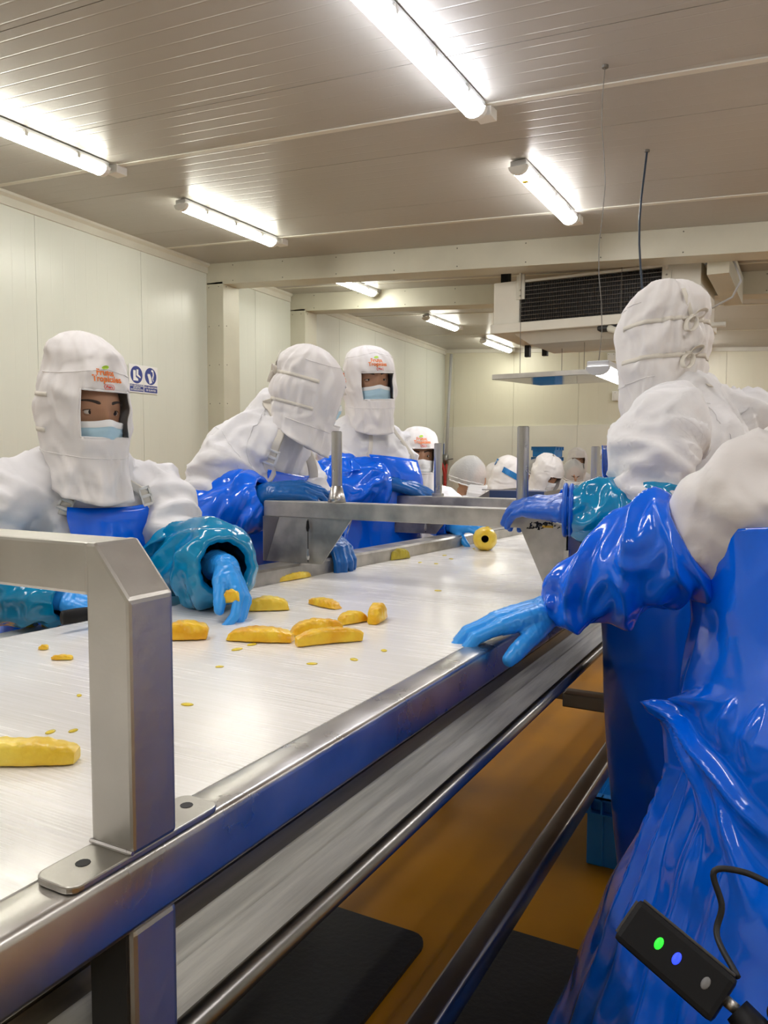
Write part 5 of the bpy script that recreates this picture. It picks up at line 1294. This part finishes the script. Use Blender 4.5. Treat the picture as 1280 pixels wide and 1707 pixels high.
piece(0, 0, (262, 1066), (345, 1064), 0.050, 0.032, 'thick pineapple chunk just behind the near arch post', 2)
piece(0, 0, (413, 1018), (482, 1016), 0.045, 0.028, 'pineapple chunk lying just behind the light blue gloved hand', 3, M_PINEP)
piece(0, 0, (520, 1006), (564, 1016), 0.038, 0.016, 'small tapered pineapple slice lying apart behind the others', 4)
piece(0, 0, (380, 1066), (488, 1070), 0.050, 0.023, 'flat pineapple slice in front of the gloved hand', 5)
piece(0, 0, (482, 1060), (568, 1052), 0.036, 0.026, 'pineapple slice in the middle of the overlapping trio', 6)
piece(0, 0, (566, 1042), (610, 1034), 0.036, 0.022, 'rearmost pineapple slice of the overlapping trio', 7)
piece(0, 0, (494, 1078), (601, 1068), 0.034, 0.026, 'foremost curved pineapple slice of the overlapping trio', 8, bend=-0.006)
piece(0, 0, (620, 1042), (638, 1030), 0.034, 0.036, 'upright little pineapple wedge at the right of the slices', 9)
piece(0, 0, (458, 971), (514, 961), 0.040, 0.018, 'pale pineapple slice lying against the guide channel', 10, M_PINEP)
piece(0, 0, (648, 934), (680, 930), 0.040, 0.034, 'greenish pineapple lump against the guide channel', 11, mat('greenish_pineapple', (0.50, 0.40, 0.03), 0.3, col2=(0.36, 0.28, 0.02), vscale=24, bump=0.5, bscale=40))
piece(0, 0, (372, 1004), (404, 1000), 0.03, 0.026, 'small pineapple wedge held between gloved finger and thumb', 12, hold=(at(374, 1006, 1.625), at(403, 1003, 1.615)))
for i, (x, y, w) in enumerate(((72, 1083, 16), (104, 1100, 34))):
    piece(0, 0, (x-w/2, y), (x+w/2, y), 0.012, 0.006, ('tiny pineapple crumb', 'flat wet pineapple shred')[i]+' on the belt left of the arch post', 20+i)
random.seed(3)
cr = [(132, 1160), (84, 1221), (122, 1219), (312, 1175), (520, 1107), (700, 938), (727, 940), (741, 926), (752, 932), (420, 1075), (366, 1112), (590, 1100), (640, 1085), (730, 985), (395, 1083), (790, 915), (760, 905)]
cr.sort(key=lambda q: math.hypot(q[0]-220, q[1]-1400))
ordn = ('nearest to', 'second nearest to', 'third nearest to', 'fourth nearest to', 'fifth nearest to', 'sixth nearest to', 'seventh nearest to', 'eighth nearest to', 'ninth nearest to', 'tenth from', 'eleventh from', 'twelfth from', 'thirteenth from', 'fourteenth from', 'fifteenth from', 'sixteenth from', 'farthest from')
for i, (x, y) in enumerate(cr):
    p = onz(x, y, ZB); mb = MB(); r = 0.0035+0.004*random.random()
    mb.ball(p+V(0, 0, 0.0008), (r*1.6, r, 0.0016), Matrix.Rotation(random.random()*3, 3, 'Z'), 12, 6)
    tag(obj('pulp_fleck', mb, M_JUICE, None, smooth=True), 'tiny yellow pulp fleck on the white belt, '+ordn[i]+' the near arch post', 'fruit scrap', 'pulp flecks on the belt')
# cored pineapple
c = onz(808, 917, ZB); c.z += 0.042
pn = empty('peeled_pineapple', (c.x, c.y, ZB), 'whole peeled pineapple with its core bored out, held by a glove', 'fruit')
ax = (V(0.35, -0.90, 0.08)).normalized(); e1 = V(0, 0, 1); e1 = (e1-ax*e1.dot(ax)).normalized(); e2 = ax.cross(e1)
prof = [(-0.05, 0.013), (-0.05, 0.030), (-0.042, 0.037), (-0.02, 0.043), (0.0, 0.044), (0.02, 0.0425), (0.038, 0.036), (0.046, 0.029), (0.048, 0.022), (0.047, 0.0135)]
rows = []
for h_, r_ in prof:
    rows.append([c+ax*h_+(e1*math.cos(q)+e2*math.sin(q))*(r_+(0.0016*math.sin(q*9+h_*120) if r_ > 0.03 else 0)) for q in np.linspace(0, 2*PI, 41)[:-1]])
obj('flesh', MB().grid(rows, closed=True), M_PINEP, pn, smooth=True, sharp=0.9)
rows = [[c+ax*h_+(e1*math.cos(q)+e2*math.sin(q))*0.0134 for q in np.linspace(0, 2*PI, 25)[:-1]] for h_ in (0.047, -0.05)]
obj('core_hole', MB().grid(rows, closed=True).add(rows[1], [tuple(range(24))]), M_CORE, pn, smooth=True)
m_ = MB(); b0 = c+e1*0.040+e2*(-0.008); m_.tube([b0, b0+e1*0.012, b0+e1*0.022+e2*0.004], [0.008, 0.006, 0.003], 8); obj('rind_tab', m_, M_PINEP, pn, smooth=True)

# knife in the first worker's hand, cutting board and rinds at his place
ka, kb = onz(104, 1030, ZB+0.030), onz(332, 994, ZB+0.022)
d = (kb-ka).normalized(); s = d.cross(V(0, 0, 1)).normalized(); up = s.cross(d)
kn = empty('knife', ka, 'long knife with black handle lying along the belt edge under the glove', 'knife')
m_ = MB(); m_.tube([ka, ka+d*0.03, ka+d*0.08, ka+d*0.12], [(0.009, 0.014), (0.0095, 0.015), (0.009, 0.013), (0.008, 0.013)], 12, ref=s); obj('handle', m_, M_BLACKP, kn, smooth=True)
L = (kb-ka).length
m_ = MB(); m_.prism([ka+d*0.115+up*0.012, ka+d*(L*0.7)+up*0.012, kb+up*0.002, ka+d*(L*0.8)-up*0.012, ka+d*0.115-up*0.014], s*0.0016); obj('blade', m_, M_STEELS, kn)
tb = empty('side_tray', (-1.50, 1.05, 0.85), 'white cutting board on a tray beside the belt, under the first worker', 'tray')
obj('cutting_board', MB().box((-1.50, 1.02, 0.945), (-1.345, 1.42, 0.965)), M_WHITEP, tb, bevel=0.004)
obj('tray_base', MB().box((-1.52, 0.2, 0.925), (-1.343, 1.45, 0.945)), M_STEELD, tb, bevel=0.003)
for y in (0.3, 1.38): obj('bracket', MB().box((-1.40, y, 0.86), (-1.36, y+0.03, 0.925)), M_STEELD, tb)
for i, (x, y, l) in enumerate(((50, 1048, 22), (86, 1041, 26))):
    a = at(x-l/2, y, 1.72); b = at(x+l/2, y-4, 1.72); a.z = b.z = 0.966
    piece(0, 0, None, None, 0.04, 0.018, ('yellow green pineapple rind beside the cutting board', 'second pineapple rind lying farther right on the tray')[i], 30+i, MATS['greenish_pineapple'], hold=(a, b))

# safety signs on the left wall
def sign(px_, py_, lines, picto, label):
    q = onx(px_, py_, -5.44)
    for _ in range(6): q = onx(px_, py_, xw(q.y)+0.006)
    t = empty('safety_sign', q, label, 'sign')
    R = Matrix.Rotation(math.atan(0.0695), 4, 'Z'); R.translation = q
    hw, hh = 0.098, 0.128
    P = lambda u, v, o=0.0: R @ V(0.004+o, u, v)
    def flat(pts, m, name, o): 
        mb = MB(); mb.add([P(u, v, o) for u, v in pts], [tuple(range(len(pts)))]); return obj(name, mb, m, t)
    mb = MB(); pr = [(-hw, -hh), (hw, -hh), (hw, hh), (-hw, hh)]; mb.prism([P(u, v, -0.002) for u, v in pr], R.to_3x3() @ V(0.002, 0, 0)); obj('board', mb, M_SIGNW, t)
    flat([(0.080*math.cos(a), 0.035+0.080*math.sin(a)) for a in np.linspace(0, 2*PI, 33)[:-1]], M_SIGNB, 'disc', 0.001)
    flat([(-0.09, -0.118), (0.09, -0.118), (0.09, -0.053), (-0.09, -0.053)], M_SIGNB, 'text_band', 0.001)
    for pts in picto: flat(pts, M_SIGNW, 'pictogram', 0.002)
    for i, (s, v, sz) in enumerate(lines):
        vs, fs = text_mesh(s, sz, 0.0004); mb = MB(); mb.add([P(x, y+v, 0.002) for x, y, *_ in vs], fs); obj('lettering', mb, M_SIGNW, t)
boot1 = [(-0.045, 0.075), (-0.012, 0.075), (-0.012, 0.015), (0.020, -0.002), (0.020, -0.02), (-0.045, -0.02)]
boot2 = [(0.0, 0.085), (0.025, 0.085), (0.022, 0.040), (0.052, 0.02), (0.052, 0.006), (0.012, 0.022), (-0.002, 0.03)]
glv1 = [(-0.045, 0.045), (-0.036, 0.062), (-0.028, 0.052), (-0.012, 0.060), (0.008, 0.020), (0.018, -0.025), (-0.018, -0.035), (-0.030, 0.010)]
glv2 = [(0.006, 0.090), (0.020, 0.100), (0.038, 0.088), (0.044, 0.050), (0.030, 0.010), (0.044, -0.010), (0.030, -0.006), (0.018, 0.020), (0.030, 0.050), (0.026, 0.078), (0.012, 0.078)]
sign(227, 631, [('USO OBLIGATORIO', -0.066, 0.0205), ('DE BOTAS', -0.084, 0.0205), ('ANTIDESLIZANTES', -0.103, 0.0195)], [boot1, boot2], 'blue and white boot safety sign half hidden by the hood, left of the glove sign')
sign(250.5, 634, [('USO OBLIGATORIO', -0.072, 0.0215), ('DE GUANTES', -0.098, 0.0225)], [glv1, glv2], 'blue and white glove safety sign, the one nearer the column')

# black box with two lights hanging in front of the near apron
bx = empty('receiver_box', at(1130, 1595, 0.86), 'black box with green and blue lights hanging at the near blue apron', 'electronic device')
A, B = at(1048, 1530, 0.87), at(1210, 1668, 0.80)
d = (B-A).normalized(); tocam = (Vector(CAM)-(A+B)*0.5).normalized(); s = d.cross(tocam).normalized(); n = s.cross(d)
if s.z < 0: s = -s
M = Matrix((d, s, n)).transposed().to_4x4(); M.translation = (A+B)*0.5
Lh = (B-A).length/2
obj('case', MB().box((-Lh, -0.027, -0.016), (Lh, 0.024, 0.016), M), M_BLACKP, bx, bevel=0.006)
obj('top_strip', MB().box((-Lh+0.004, 0.0235, -0.012), (Lh-0.004, 0.0265, 0.012), M), mat('dark_grey_plastic', (0.05, 0.045, 0.04), 0.5), bx, bevel=0.001)
obj('end_strip', MB().box((-Lh-0.002, -0.02, -0.012), (-Lh+0.001, 0.02, 0.012), M), MATS['dark_grey_plastic'], bx)
for name, u, col, es in (('green_light', -0.018, (0.02, 0.9, 0.03), 1.3), ('blue_light', 0.003, (0.02, 0.05, 1.0), 1.6), ('button', 0.036, (0.2, 0.2, 0.2), 0)):
    mb = MB(); mb.ball((u, 0.0, 0.016), (0.0042, 0.0068, 0.0015), None, 14, 8); mb.v = [tuple(M @ Vector(p)) for p in mb.v]
    obj(name, mb, mat('led_'+name, col if es == 0 else (0.01, 0.01, 0.01), 0.4, emit=col if es else None, estr=es), bx, smooth=True)
cp_ = B+d*0.012; mb = MB(); mb.tube([B-d*0.002, cp_], 0.006, 10); obj('plug', mb, M_STEEL, bx, smooth=True)
mb = MB(); mb.tube([cp_, cp_+d*0.03-s*0.006, cp_+d*0.055-s*0.02], [0.014, 0.018, 0.016], 14); mb.ball(cp_+d*0.032+s*0.024, 0.013, u=14, w=10); obj('clamp', mb, M_BLACKP, bx, smooth=True)
mb = MB(); mb.ball(cp_+d*0.03-s*0.004+n*0.017, 0.005, u=10, w=8); obj('clamp_screw', mb, M_STEEL, bx, smooth=True)
loop = smooth_path([M @ V(0.055, 0.026, 0), at(1195, 1560, 0.86), at(1203, 1510, 0.87), at(1190, 1453, 0.88), at(1240, 1454, 0.87), at(1300, 1482, 0.85)], 40)
mb = MB(); mb.tube(loop, 0.0035, 8); obj('cord', mb, M_BLACK, bx, smooth=True)
